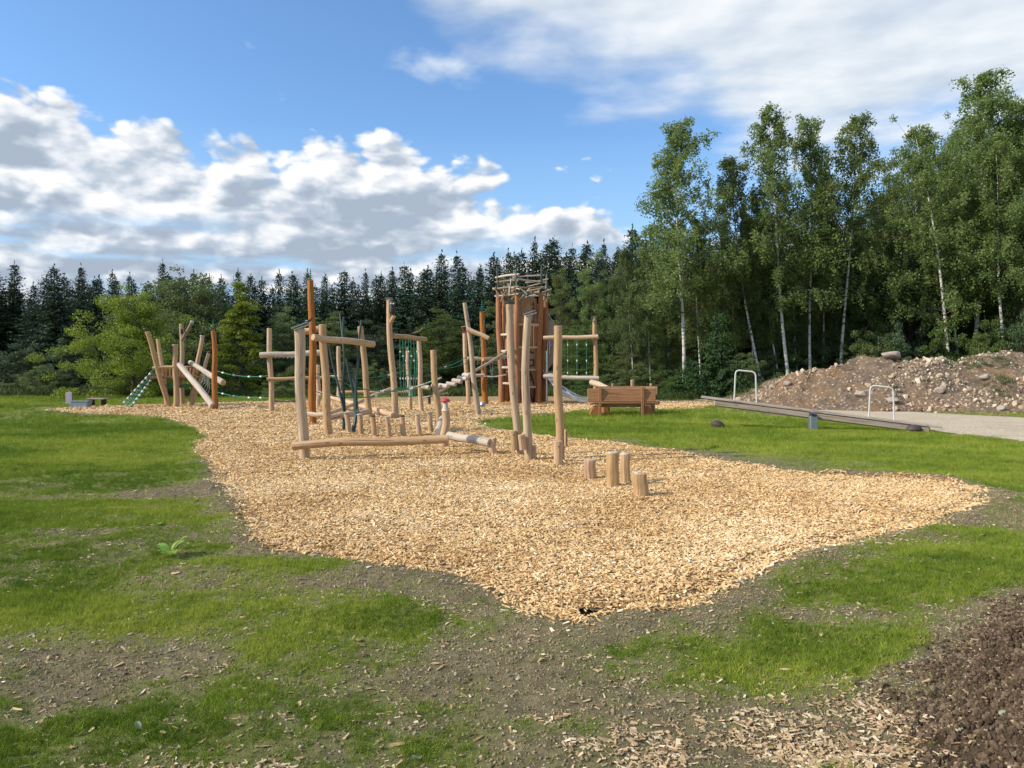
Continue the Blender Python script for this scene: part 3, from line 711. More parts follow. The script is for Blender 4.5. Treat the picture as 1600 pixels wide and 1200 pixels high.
def rope(name, a, b, sag, r, mat, par, clamps=0):
    pts = rope_pts(a, b, sag); o = MB().tube(pts, r, 6).build(name, mat, par)
    for k in range(clamps):
        i = 1 + int((k + .5) / clamps * (len(pts) - 2)); d = (pts[i + 1] - pts[i]).normalized()
        MB().tube([pts[i] - d * .05, pts[i] + d * .05], r * 1.9, 8).build('rope_clamp', M['clamp'], o)
    return o
def fir_finial(T, h, wd, par):
    """small flat-leaved metal fir on a post top"""
    mb = MB(); T = Vector(T)
    mb.tube([T - Vector((0, 0, .05)), T + Vector((0, 0, h))], .012, 6)
    for k in range(5):
        z = h * (.12 + .17 * k); r = wd / 2 * (1 - k / 5.6)
        for j in range(6):
            a = j * math.pi / 3 + k * .5; d = Vector((math.cos(a), math.sin(a), 0)); s_ = Vector((-math.sin(a), math.cos(a), 0))
            p = T + Vector((0, 0, z))
            mb.prism([(0, -.3 * r), (r, 0), (0, .3 * r)], p, d + Vector((0, 0, -.35)), s_, Vector((0, 0, .008)))
    return mb.build('metal_fir', M['teal'], par)
def plate_cap(T, wd, ang, par, mat='tin', yaw=.3, thick=.02, shift=0):
    mb = MB(); R = Matrix.Rotation(yaw, 3, 'Z') @ Matrix.Rotation(-ang, 3, 'Y')
    mb.box(Vector(T) + Vector((shift, 0, .02 + wd * .1)), (wd, wd * .62, thick), R, .004)
    mb.box(Vector(T) + Vector((shift, 0, .0 + wd * .1)) + R @ Vector((wd * .1, 0, -.025)), (wd * .95, wd * .66, .02), R, .004)
    return mb.build('sheet_metal_cap', M[mat], par)
def bird(T, h, par, mat='dark', face=1, name='carved_bird'):
    """small carved perching animal: body, head, beak, tail"""
    T = Vector(T); mb = MB()
    b = T + Vector((0, 0, h * .30)); f = Vector((face, 0, 0))
    mb.log([b - f * h * .75 + Vector((0, 0, -.1 * h)), b - f * h * .30, b, b + f * h * .32 + Vector((0, 0, .14 * h)), b + f * h * .50 + Vector((0, 0, .34 * h))], [h * .05, h * .16, h * .26, h * .21, h * .12], 12, .02, chamfer=.4)
    hd = b + f * h * .50 + Vector((0, 0, .50 * h))
    mb.log([hd - f * h * .16, hd - f * h * .05, hd + f * h * .08, hd + f * h * .18], [h * .06, h * .17, h * .15, h * .05], 12, 0, chamfer=.3)
    mb.log([hd + f * h * .14, hd + f * h * .38 + Vector((0, 0, -.05 * h))], [h * .06, h * .015], 8, 0, chamfer=.1)
    for s_ in (-1, 1): mb.tube([b + Vector((0, s_ * h * .08, -.15 * h)), b + Vector((0, s_ * h * .08, -.36 * h))], h * .03, 6)
    return mb.build(name, M[mat], par)
def owl(T, h, par):
    T = Vector(T); o = MB().lathe(T, [(h * .12, 0), (h * .24, h * .12), (h * .27, h * .35), (h * .22, h * .58), (h * .22, h * .66), (h * .25, h * .80), (h * .20, h * .95), (h * .06, h * 1.0)], 14, wob=.03).build('carved_owl', M['dark'], par)
    for s_ in (-1, 1):
        MB().lathe(T + Vector((s_ * h * .10, -h * .20, h * .79)), [(h * .07, 0), (h * .07, h * .05), (h * .02, h * .07)], 10, (0, -1, 0)).build('eye', M['clamp'], o)
        MB().prism([(-.05 * h, 0), (.05 * h, 0), (.0, .16 * h)], T + Vector((s_ * h * .15, -.03, h * .92)), (1, 0, 0), (0, 0, 1), (0, .05, 0)).build('ear_tuft', M['dark'], o)
    return o

# --- 1: long balance beam nearest the camera, with its mushroom post
B = base_at(475, 718)
t = thing('balance_beam', B, 'long low balance beam whose tall post wears a tilted metal cap', 'balance beam')
o, T, _, _ = post('post', M['grey'], (476, 718), (468, 513), 15.5, t, w_top=16)
plate_cap(T, .30, .38, t, 'tin')
bird(Vector(T) + Vector((.16, 0, .10)), .10, t, 'darktin')
YB = B.y - .22
logp('beam', M['pale'], (457, 697), YB, (701, 686), YB + .1, 13, t, -.02, 13, bend=.4)
o, T, _, _ = post('post', M['pale'], (695, 700), (696, 640), 13, t)
MB().lathe(T - Vector((0, 0, .03)), [(.085, 0), (.075, .03), (.052, .06), (.045, .16), (.04, .20)], 14).build('mushroom_stem', M['white'], t)
MB().lathe(T + Vector((0, 0, .15)), [(.02, 0), (.088, .004), (.096, .022), (.075, .055), (.042, .08), (.01, .09)], 16).build('mushroom_cap', M['red'], t)
# --- 2: shorter beam to its right
Bs = base_at(771, 711)
t = thing('balance_beam', Bs, 'short balance beam running from the mushroom post to a low stub', 'balance beam')
post('post', M['pale'], (771, 711), (770, 684), 12, t)
logp('beam', M['white'], (700, 680), Bs.y + .55, (766, 692), Bs.y - .05, 12.5, t, 0, 13.5)
# --- 3: bare post with a ledge log behind the mushroom
Bp = base_at(684, 672)
t = thing('climbing_post', Bp, 'flat topped pale post behind the mushroom, pale log leaning on its foot', 'post')
post('post', M['pale'], (686, 672), (677, 547), 10.5, t, w_top=9.5)
logp('leaning_log', M['white'], (684, 675), Bp.y - 2.2, (692, 652), Bp.y + .2, 13, t, 0, 10)
# --- 4: row of seven stepping stubs
steps = [(541, 645, 678, 'first stepping stub from the tall capped post, farthest left in the row'), (562, 648, 681, 'second stub of the row, upright and pale'), (582, 650, 683, 'third stub of the row, standing with its head tilted back'),
         (605, 652, 684, 'middle stub of the row of seven, squat and upright'), (628, 650, 683, 'fifth stub of the row, leaning most'), (652, 648, 681, 'sixth stub, second from the mushroom post'), (671, 645, 677, 'seventh stub, closest to the mushroom post')]
for i, (px, ty, by_, lab) in enumerate(steps):
    Bq = base_at(px + 3, by_); t = thing('stepping_stub', Bq, lab + ', behind the beam', 'stub', 'row of stepping stubs behind the long beam')
    o, T, _, r = post('stub', M['pale'], (px + (3 if 0 < i else 6), by_), (px, ty), 8.6, t, chamfer=.1, bend=.10)
    MB().log([T - Vector((0, 0, .015)), T + Vector((0, 0, .02))], r * 1.12, 14, .06, chamfer=.2).build('rubber_top', M['rubber'] if i in (2, 4) else M['white'], t)
# --- 5: orange mast
B = base_at(488, 663); t = thing('mast', B, 'tallest orange mast with a small metal fir on its tip', 'mast')
o, T, _, _ = post('mast_pole', M['orange'], (489, 663), (485, 438), 12.5, t, w_top=9.5, seg=20); fir_finial(T, .32, .22, t)
logp('cross_log', M['pale'], (474, 518), B.y + .3, (499, 514), B.y + .3, 10, t)
# --- 6: two-post frame with heavy cross beam
B = base_at(513, 680); B2 = base_at(579, 655)
t = thing('climbing_rig', B, 'two post frame with thick cross beam whose cut end faces front', 'climbing frame')
post('post', M['pale'], (514, 680), (504, 507), 12.5, t, w_top=12, mid=-.03)
post('post', M['pale'], (579, 655), (563, 510), 10, t, w_top=9, mid=-.02)
logp('cross_beam', M['pale'], (489, 527), B.y - .3, (584, 538), B.y + 1.3, 10.5, t, 0, 10)
logp('low_beam', M['grey'], (480, 647), B.y + 1.2, (510, 648), B.y + 1.0, 7.5, t)
logp('low_beam', M['grey'], (514, 653), B.y + .3, (575, 643), B.y + 2.2, 9, t, 0, 9)
bird(Vector(P(563, 506, B.y + 1.9)), .1, t, 'dark', -1)
# green painted branches crossing in it
YG = B.y + .9
t = thing('green_branches', Vector((float(P(541, 670, YG)[0]), YG, 0)), 'dark green painted branch poles forked upwards behind the capped post', 'painted poles')
def br(pts, w_, par, mat='green', y=YG):
    ps = [V(P(a, b, y + dy)) for a, b, dy in pts]; r = w_ / 2 * y / F
    return MB().log(ps, [r * (1 - .35 * i / (len(ps) - 1)) for i in range(len(ps))], 10, .06).build('branch', M[mat], par)
br([(537, 671, 0), (538, 640, .05), (536, 600, .1), (539, 560, 0), (536, 520, 0), (537, 495, 0)], 5.2, t)
br([(537, 640, 0), (528, 600, .1), (520, 570, .15), (514, 537, .2)], 4.0, t)
br([(537, 545, 0), (534, 515, .1), (531, 490, .1)], 3.0, t, 'greengrey')
br([(552, 675, -.3), (556, 650, -.1), (554, 620, 0), (547, 590, 0), (541, 560, 0)], 6.5, t)
br([(556, 650, -.1), (556, 600, 0), (560, 560, .1), (562, 520, .2), (565, 500, .2)], 5.0, t)
br([(559, 645, -.1), (555, 606, .1), (551, 590, .1)], 4.6, t, 'greengrey')
# --- 7: left frame: slender posts, log rail, thin rail
B = base_at(425, 643)
t = thing('climbing_rig', B, 'slender post frame at far side with long pale log rail and thin lower rail', 'climbing frame')
post('post', M['pale'], (424, 643), (421, 513), 8.2, t)
post('post', M['pale'], (497, 636), (497, 570), 7, t)
logp('log_rail', M['white'], (406, 555), B.y - .2, (500, 551), B.y + .1, 9, t)
logp('thin_rail', M['pale'], (417, 592), B.y - .1, (496, 590), B.y + .1, 5, t)
MB().tube([V(P(427 + i * 3.2, 557 + (2.6 if i % 2 else 0), B.y - .15)) for i in range(12)], .012, 5).build('looped_rope', M['ropepale'], t)
B = base_at(529, 630)
t = thing('climbing_post', B, 'thin pale post glimpsed behind the green painted branches', 'post')
post('post', M['pale'], (529, 630), (529, 541), 6.5, t)
logp('thin_rail', M['pale'], (497, 590), B.y + .1, (528, 588), B.y, 4, t)
# --- 8: crossed balance logs behind
Yx = 24.0
t = thing('crossed_logs', Vector((float(P(560, 640, Yx)[0]), Yx, 0)), 'two slanting balance logs crossing behind the green branches', 'balance logs')
logp('slanting_log', M['pale'], (490, 612), Yx + 5, (618, 650), Yx - .2, 6.5, t, 0, 9)
logp('slanting_log', M['pale'], (514, 646), Yx - 1, (616, 606), Yx + 2, 6.5, t, 0, 6.5)
logp('far_log', M['pale'], (530, 613), Yx + 6, (640, 612), Yx + 6, 5, t)
# --- 9: owl post and net frame
B = base_at(617, 652); Bn = base_at(660, 644)
t = thing('net_frame', B, 'tall owl post joined by a beam to a shorter post, climbing net below', 'climbing frame')
o, T, _, _ = post('post', M['pale'], (618, 652), (608, 468), 10.5, t, w_top=8.5, mid=-.02)
plate_cap(T, .22, .05, t, 'tin')
owl(Vector(P(613.5, 491, B.y - .15)), .42, t)
logp('perch', M['pale'], (609, 506), B.y, (616, 494), B.y - .2, 6, t)
post('post', M['pale'], (659, 644), (654, 530), 7.5, t)
logp('cross_beam', M['pale'], (614, 525), B.y, (665, 530), B.y + 2.2, 8, t, 0, 7)
MB().log([V(P(646, 520, B.y + 2)), V(P(656, 517, B.y + 2)), V(P(661, 512, B.y + 2))], .018, 8).build('twig', M['stick'], t)
for i in range(7):
    q = i / 6; px = 625 + 26 * q; py = 527 + 4 * q
    o = MB().tube([V(P(px, py, B.y + .4 + 1.5 * q)), V(P(px + 1.5 * (i % 2), 575, B.y + .5 + 1.4 * q)), V(P(px + (3 - q * 6), 622 - q * 2, B.y + .5 + 1.3 * q))], .013, 5).build('net_rope', M['rope'], t)
    for zz in (548 + i % 3 * 7, 590):
        MB().tube([V(P(px + .6, zz, B.y + .45 + 1.45 * q)), V(P(px + .6, zz + 2.5, B.y + .45 + 1.45 * q))], .026, 6).build('rope_clamp', M['clamp'], o)
for zz in (566, 585, 606, 618):
    MB().tube(rope_pts(P(624, zz, B.y + .4), P(654, zz - 1, B.y + 1.9), .04, 6), .010, 5).build('net_rope', M['rope'], t)
B = base_at(640, 641)
t = thing('climbing_post', B, 'thin pale post with a sharpened tip seen through the net', 'post')
post('post', M['pale'], (641, 641), (637, 549), 6.6, t, w_top=5.5)
MB().lathe(V(P(636.6, 550, B.y)), [(.055, 0), (.03, .10), (.035, .14), (.01, .2)], 8).build('carved_tip', M['stick'], t)
logp('step_plank', M['white'], (636, 605), B.y - .1, (657, 605), B.y - .1, 5, t)
# --- 10: suspended step bridge
Yb = 26.5
t = thing('step_bridge', Vector((float(P(700, 640, Yb)[0]), Yb, 0)), 'hanging log step bridge rising from net frame to the tilted post', 'rope bridge')
st = [(664, 605), (682, 603), (693, 603), (705, 600), (714, 595.5), (722.5, 591), (731, 586.5)]
for i, (px, py) in enumerate(st):
    q = i / 6; Ys = Yb + 1.5 * q; c = V(P(px, py, Ys)); d = Vector((.17, -.10, -.02))
    MB().log([c - d, c + d], .085 - .01 * (i % 2), 12, .05).build('log_step', M['white'], t)
logp('side_pole', M['grey'], (684, 614), Yb - .2, (800, 545), Yb + 7, 4.4, t, 0, 4.5)
MB().tube([V(P(655, 603, Yb)), V(P(674, 596, Yb)), V(P(690, 590, Yb))], .03, 7).build('handrail', M['white'], t)
MB().tube([V(P(660, 622, Yb)), V(P(677, 618, Yb)), V(P(700, 614, Yb + .2))], .03, 7).build('handrail', M['white'], t)
MB().log([V(P(671, 631, Yb)), V(P(670.5, 620, Yb))], .05, 10).build('stub', M['rubber'], t)
# --- 11: birdhouse post, tilted post
B = base_at(731, 633)
t = thing('birdhouse_post', B, 'pale post topped by a small red birdhouse', 'post')
o, T, _, _ = post('post', M['pale'], (732, 633), (726, 519), 7, t)
h = MB().box(T + Vector((0, 0, .09)), (.20, .2, .24)).build('birdhouse', M['redwood'], t)
MB().lathe(T + Vector((0, -.105, .10)), [(.045, 0), (.045, .01)], 12, (0, -1, 0)).build('entrance_hole', M['dark'], h)
MB().box(T + Vector((-.01, -.02, .235)), (.27, .27, .03), Matrix.Rotation(-.15, 3, 'Y')).build('birdhouse_roof', M['white'], h)
B = base_at(748, 649)
t = thing('tilted_post', B, 'tall leaning pale post with a side rail and small knob at its foot', 'post')
post('post', M['grey'], (748, 649), (726, 473), 9, t, w_top=6.5, mid=.0)
logp('side_rail', M['pale'], (730, 514), B.y - .1, (764, 529), B.y - .3, 8, t, 0, 7)
MB().lathe(V(P(754, 636, B.y + 1)), [(.03, 0), (.09, .03), (.11, .09), (.08, .16), (.03, .19)], 12).build('knob', M['galv'], t)
bird(V(P(734, 503, B.y - .12)), .13, t, 'dark')
B = base_at(758, 633)
t = thing('mast', B, 'shorter orange mast with teal metal fir, beside the tilted post', 'mast')
o, T, _, _ = post('mast_pole', M['orange'], (759, 633), (753, 488), 9.5, t, w_top=7.5, mid=-.03); fir_finial(T, .55, .36, t)
logp('platform_beam', M['white'], (722, 587), B.y - .4, (757, 586), B.y - .2, 6.5, t, 0, 5)
logp('cross_rail', M['pale'], (730, 560), B.y - .3, (752, 561), B.y - .2, 6, t)
# --- 12: rope bridge to the tower
Yr = 32.5
t = thing('rope_bridge', Vector((float(P(775, 630, Yr)[0]), Yr, 0)), 'narrow slack plank bridge with slanting ropes leading into the tower', 'rope bridge')
for i in range(7):
    q = (i + .5) / 7; px = 757 + 34 * q; py = 587.5 + 2.0 * math.sin(q * math.pi) - 2.5 * q
    c = V(P(px, py, Yr)); MB().box(c, (.13, .7, .05)).build('bridge_plank', M['white'], t)
logp('hand_rail', M['pale'], (754, 562), Yr - .4, (797, 557), Yr + 1, 5.5, t)
for i in range(6):
    q = i / 5; a = P(758 + 30 * q, 561 - 3 * q, Yr - .3); b = P(758 + 30 * q + (4 if i % 2 else -1), 587 - 2 * q, Yr)
    MB().tube([V(a), V(b)], .014, 5).build('hanger_rope', M['ropepale'], t)
rope('net_rope', P(757, 500, Yr - 2), P(746, 570, Yr - 2), 0, .014, M['rope'], t)

# --- 13: tower
Yt = 34.6; cxT = float(P(816, 600, Yt)[0]); TC = Vector((cxT, Yt, 0)); RT = 1.06
t = tower = thing('tower', TC, 'tall orange post tower with panelled walls and a stick nest on top', 'play tower')
ang = [math.radians(a) for a in (-104, -44, 16, 76, 136, 196)]
def tp(i, z, k=1.0):
    a = ang[i % 6]; r = RT * (.90 + .035 * z) * k; return TC + Vector((math.cos(a) * r, math.sin(a) * r, z))
for i in range(6):
    w0 = .13 + .012 * (i % 3)
    pts = [tp(i, z) + Vector((math.sin(z * 1.7 + i) * .03, math.cos(z * 1.3 + i * 2) * .03, 0)) for z in (-.1, .8, 1.7, 2.6, 3.5, 4.3, 4.95)]
    MB().log(pts, [w0 * (1 - .04 * k) for k in range(7)], 16, .05).build('corner_post', M['towerpost'], t)
    # green pole continuing above
    pts = [tp(i, 4.75, .97), tp(i, 5.3, 1.0) + Vector((.02, 0, 0)), tp(i, 5.7, 1.0), tp(i, 5.95 + .25 * (i % 2), 1.01)]
    MB().log(pts, [.062, .058, .05, .035], 10, .08).build('green_pole', M['green'] if i % 2 else M['greengrey'], t)
def wall(i, z0, z1, n, mat, k=.93, u0=0.0, u1=1.0, name='wall_panel', gap=.012):
    """vertical boards between post i and i+1; returns frame (origin, ux)"""
    a = tp(i, 0, k); b = tp(i + 1, 0, k); mb = MB(); L = b - a
    aa = a + L * u0; bb = a + L * u1; L = bb - aa; wv = L.length / n; ux = L.normalized(); zr = Vector((0, 0, 1)); nrm = ux.cross(zr)
    R = Matrix((ux, nrm, zr)).transposed()
    for j in range(n):
        c = aa + ux * wv * (j + .5); e0 = z0 + random.uniform(-.02, .02); e1 = z1 + random.uniform(-.04, .04)
        mb.box(Vector((c.x, c.y, (e0 + e1) / 2)), (wv - gap, .035, e1 - e0), R, .005)
    return mb.build(name, M[mat], t), aa, ux, nrm
def rung(i, z, r=.055, k=1.0, mat='pale'):
    MB().log([tp(i, z, k), tp(i + 1, z, k)], r, 10, .05).build('rung', M[mat], t)
# front-left bay (0 is front-left post, 5 the left one)
wall(5, 2.35, 4.45, 7, 'panel'); wall(0, 3.55, 4.75, 6, 'panel'); wall(0, 2.55, 3.5, 6, 'panel', gap=.05)
wall(0, 1.55, 2.5, 6, 'panel', name='letter_panel'); wall(0, .78, 1.5, 6, 'panel', name='letter_panel'); wall(0, .02, .72, 6, 'redwood', name='lower_panel')
wall(1, 2.4, 4.5, 6, 'orange'); wall(2, 2.4, 4.5, 6, 'panel'); wall(3, 2.4, 4.4, 6, 'panel'); wall(4, .1, 4.4, 6, 'orange', gap=.05)
wall(1, .1, 2.3, 6, 'orange', gap=.04); wall(3, .1, 2.3, 6, 'dark')
for z in (.74, 1.52, 2.52, 3.52): rung(0, z)
for z in (.9, 1.62, 2.36, 3.1): rung(5, z, .06, 1.0, 'white')
wall(5, 1.5, 2.2, 5, 'redwood', k=.85)
for z in (2.38, 1.5):
    mb = MB(); ring = [tp(i, 0, .9) for i in range(6)]
    mb.prism([(p.x - TC.x, p.y - TC.y) for p in ring], TC + Vector((0, 0, z - .08)), (1, 0, 0), (0, 1, 0), (0, 0, .08)); mb.build('floor', M['pale'], t)
# narrow window slots in the left bay
aa = tp(5, 0, .97); ux = (tp(0, 0, .97) - aa).normalized()
for q in (.25, .5):
    c = aa + (tp(0, 0, .97) - aa) * q; MB().box(Vector((c.x, c.y, 4.0)), (.07, .03, .75), Matrix.Rotation(math.atan2(ux.y, ux.x), 3, 'Z'), .004).build('window_slot', M['dark'], t)
# carved dark signs climbing the front bay: J, G, A, N
a = tp(0, 0, 1.0); b = tp(1, 0, 1.0); ux = (b - a).normalized(); nr = ux.cross(Vector((0, 0, 1))); wdt = (b - a).length
def stroke(pts, z, u, s_, w_=.07, par=None):
    o = a + ux * (wdt * u) + Vector((0, 0, z)) + nr * (-.01 if nr.y > 0 else .01)
    if nr.y > 0: o = o - nr * .0
    ps = [o + ux * (p[0] * s_) + Vector((0, 0, p[1] * s_)) for p in pts]; fr = -nr if nr.y > 0 else nr
    MB().log([p + fr * -.06 for p in ps], w_ / 2, 8, .04, flat=.7).build('letter', M['dark'], t)
stroke([(.30, 1.0), (.34, .55), (.32, .1), (.12, .0), (-.02, .18)], 3.62, .50, .90, .11)
stroke([(.46, .95), (.2, 1.05), (-.02, .85), (0, .3), (.2, .0), (.46, .1), (.46, .46), (.2, .46)], 1.68, .50, .62, .12)
stroke([(-.05, 0), (.12, .5), (.25, 1.05), (.42, .5), (.55, 0)], .84, .50, .56, .12)
stroke([(.05, .42), (.45, .42)], .84, .50, .56, .11)
stroke([(0, 0), (0, 1.0), (.5, 0), (.5, 1.0)], .06, .52, .56, .12)
# nest of sticks
random.seed(12)
nest = MB()
for i in range(6):
    for z, k in ((4.92, 1.06), (5.16, 1.08), (5.50, 1.0), (5.68, .98)):
        if z > 5.4 and i in (1, 3): continue
        p = tp(i, z + random.uniform(-.06, .06), k); q = tp(i + 1, z + random.uniform(-.06, .06), k); d = (q - p) * random.uniform(.05, .16)
        MB().log([p - d, (p + q) / 2 + Vector((0, 0, random.uniform(-.03, .03))), q + d], random.uniform(.032, .05), 9, .1).build('nest_stick', M['stick'] if random.random() < .7 else M['white'], t)
for i in range(44):
    a_ = random.uniform(0, 6.28); r = RT * 1.12 * random.uniform(.86, 1.08); z = random.uniform(4.78, 5.2)
    c = TC + Vector((math.cos(a_) * r, math.sin(a_) * r, z)); tn = Vector((-math.sin(a_), math.cos(a_), 0)); d = (tn * random.uniform(-1, 1) + Vector((0, 0, random.uniform(-.6, 1.1))) + Vector((math.cos(a_), math.sin(a_), 0)) * random.uniform(-.1, .3)).normalized() * random.uniform(.22, .42)
    MB().log([c - d, c + Vector((0, 0, .02)), c + d], random.uniform(.02, .034), 7, .1).build('nest_stick', random.choice([M['stick'], M['stick'], M['white'], M['greengrey'], M['pale']]), t)
# --- 14: slide leaving the tower on the right
sp = [(857, 583, 34.6), (862, 594, 34.3), (872, 607, 34.0), (888, 617, 33.7), (905, 624, 33.4), (921, 626.5, 33.2), (938, 627, 33.0)]
t = thing('slide', V(P(900, 632, 33.6)), 'steel slide curving down behind the thick animal topped post', 'slide')
mb = MB(); pts = [V(P(*p)) for p in sp]
for i in range(len(pts) - 1):
    a_, b_ = pts[i], pts[i + 1]; up = Vector((0, 0, 1)); x = (b_ - a_).normalized(); y = up.cross(x).normalized()
    mb.beam(a_ - x * .01, b_ + x * .01, .52, .02)
mb.build('chute', M['steel'], t)
for s_ in (-1, 1):
    pp = []
    for i in range(len(pts)):
        x = (pts[min(i + 1, len(pts) - 1)] - pts[max(i - 1, 0)]).normalized(); y = Vector((0, 0, 1)).cross(x).normalized(); pp.append(pts[i] + y * .27 * s_ + Vector((0, 0, .10)))
    MB().tube(pp, .03, 8).build('side_rail', M['steel'], t)
    mb = MB()
    for i in range(len(pp) - 1):
        x = (pp[i + 1] - pp[i]).normalized(); mb.beam(pp[i] - Vector((0, 0, .09)), pp[i + 1] - Vector((0, 0, .09)), .012, .17)
    mb.build('side_wall', M['steel'], t)
for px, py0 in ((854, 548), (901, 624)):
    MB().tube([V(P(px, py0, 34.0)), Vector((float(P(px, 600, 34.0)[0]), 34.0, -.05))], .045, 8).build('support', M['steel'], t)
# enclosed upper tube: wooden cheek boards of the slide head
t = thing('slide_entrance', V(P(864, 632, 35)), 'triangular brown side boards of the slide entrance right beside the tower', 'slide entrance')
q = [V(P(853, 486, 35)), V(P(869, 512, 35.2)), V(P(869, 560, 35.2)), V(P(856, 578, 35)), V(P(853, 578, 35))]
MB().prism([((p.x - q[0].x), (p.z - q[0].z)) for p in q], q[0], (1, 0, 0), (0, 0, 1), (0, .05, 0)).build('cheek_board', M['plank'], t)
MB().prism([((p.x - q[0].x), (p.z - q[0].z)) for p in q], q[0] + Vector((0, .7, 0)), (1, 0, 0), (0, 0, 1), (0, .05, 0)).build('cheek_board', M['plank'], t)
MB().tube([V(P(853, 485, 34.9)), V(P(869, 512, 35.1))], .03, 8).build('edge_rail', M['galv'], t)
for a_, b_ in (((855, 535), (855, 640)), ((857, 533), (860, 541)), ((858, 538), (858, 553))):
    MB().tube([V(P(a_[0], a_[1], 34.8)), V(P(b_[0], min(b_[1], 631), 34.8))], .035, 8).build('support', M['steel'], t)
# --- 15: vertical-rope walk between tower and far right post
B = Vector((float(P(930, 632, 33)[0]), 33.0, 0))
t = thing('rope_walk', B, 'two log rails with hanging green ropes reaching a slim post right of the tower', 'climbing frame')
post('post', M['pale'], (931, 632), (929, 503), 8, t, w_top=6.5)
MB().lathe(V(P(929, 504, B.y)), [(.07, 0), (.05, .03), (.09, .06), (.10, .09), (.05, .12), (.04, .2), (.09, .23), (.02, .26)], 10).build('carved_finial', M['stick'], t)
logp('log_rail', M['pale'], (849, 528), B.y + .2, (935, 526), B.y - .1, 6.5, t)
logp('log_rail', M['white'], (849, 588), B.y + .2, (936, 591), B.y - .1, 6.8, t)
for px in (872, 887, 901.5, 916.5):
    o = MB().tube([V(P(px, 529, B.y)), V(P(px, 588, B.y))], .012, 5).build('hanging_rope', M['rope'], t)
    for zz in (537, 562, 581): MB().tube([V(P(px, zz, B.y)), V(P(px, zz + 3, B.y))], .026, 6).build('rope_clamp', M['clamp'], o)
t = thing('ramp_board', V(P(935, 632, 30)), 'slanting board end showing just above the bench back, under the slim post', 'board')
logp('board', M['grey'], (924, 597), 30, (950, 607), 29.0, 9, t)
MB().log([Vector((float(P(940, 600, 29.5)[0]), 29.5, -.1)), V(P(940, 606, 29.5))], .07, 10).build('support', M['pale'], t)
for px, ty, lab in ((957, 600, 'small wooden peg behind the bench, beside the slanting board'), (988, 594, 'thickest wooden peg behind the middle of the bench'), (1017, 600, 'thin wooden peg behind the other end of the bench')):
    Yp = 31.0; B = Vector((float(P(px, 620, Yp)[0]), Yp, 0)); t = thing('wooden_peg', B, lab, 'peg', 'pegs behind the bench')
    MB().log([B - Vector((0, 0, .1)), V(P(px, ty, Yp))], .045 if px != 988 else .075, 10, .05).build('peg', M['pale'], t)
    MB().log([V(P(px, ty, Yp)) - Vector((0, 0, .02)), V(P(px, ty, Yp)) + Vector((0, 0, .015))], .05 if px != 988 else .08, 10, .05).build('peg_cap', M['white'], t)

# --- 16: three front climbing posts
def blk(px0, py0, px1, py1, w_, Y, par, mat='pale'):
    a_ = V(P(px0, py0, Y)); b_ = V(P(px1, py1, Y)); o = MB().log([a_, b_], w_ / 2 * Y / F, 14, .05, chamfer=.1).build('foot_block', M[mat], par)
    d = Vector((0, -(w_ / 2 * Y / F) - .004, 0)); z = b_.lerp(a_, .2)
    MB().lathe(z + d, [(.014, 0), (.014, .012)], 8, (0, -1, 0)).build('bolt', M['bolt'], o)
B = base_at(812, 713); t = thing('climbing_post', B, 'leaning bare post in front of the tower, dark flat top, foot blocks low down', 'post')
o, T, _, _ = post('post', M['grey'], (813, 713), (796, 473), 12.5, t, w_top=11.5, mid=-.035, bend=.15)
MB().log([T - Vector((0, 0, .02)), T + Vector((0, 0, .02))], .09, 12, .1).build('dark_top', M['darktin'], t)
blk(804, 703, 802, 673, 10, B.y - .12, t)
B = base_at(826, 720); t = thing('climbing_post', B, 'leaning post with bright tilted metal plate on top, three foot blocks', 'post')
o, T, _, _ = post('post', M['grey'], (827, 720), (825, 492), 13.5, t, w_top=11.5, mid=-.05, bend=.15)
plate_cap(T, .21, .33, t, 'tin', 0.1, .015, .02)
blk(818, 703, 815, 679, 12, B.y - .14, t); blk(835, 720, 834, 696, 8, B.y - .02, t, 'grey')
MB().log([T + Vector((-.11, 0, -.02)), T + Vector((-.12, 0, .07))], .008, 6).build('wire_twig', M['dark'], t)
B = base_at(873, 726); t = thing('climbing_post', B, 'upright thick post with a dark carved animal on top and two foot blocks', 'post')
o, T, _, _ = post('post', M['pale'], (875, 724), (872, 509), 14, t, w_top=13, mid=-.0)
bird(T + Vector((0, 0, -.01)), .09, t, 'dark', 1)
blk(872.5, 731, 872.5, 689, 14, B.y - .22, t); blk(884, 697, 884, 671, 6, B.y + .12, t)

# --- 17: stumps
for px, by_, ty, w_, lab, mt in ((922, 750, 719, 19.5, 'pinkish short stump with a pale flaky top, apart from the others', 'stumppink'), (958, 762, 707, 20.5, 'tallest of the stumps, thick and hewn, second from the pinkish one', 'stump'),
                             (977, 757, 709, 16.5, 'slimmer tall stump with a pitted white top right behind the tallest', 'stump'), (1002, 777, 740, 25, 'widest squat stump nearest the camera, cut at a slant', 'stump')):
    if mt not in M:
        M[mt] = wood(mt, (.58, .385, .19) if mt == 'stump' else (.60, .395, .255), (.44, .27, .115) if mt == 'stump' else (.47, .285, .17), vary=.4)
    B = base_at(px, by_); t = thing('stump', B, lab, 'stump', 'stumps standing in the chips')
    post('trunk', M[mt], (px, by_), (px + (-3 if px == 1002 else 0), ty), w_, t, wob=.03, bend=.1, seg=9, chamfer=.05, w_top=w_ * .97)
    T = V(P(px + (-3 if px == 1002 else 0), ty, B.y)); r = w_ / 2 * B.y / F
    MB().log([T - Vector((0, 0, .02)), T + Vector((.01 if px == 1002 else 0, 0, .012))], [r * .95, r * .86], 12, .05, chamfer=.1).build('sawn_top', M['white'], t)

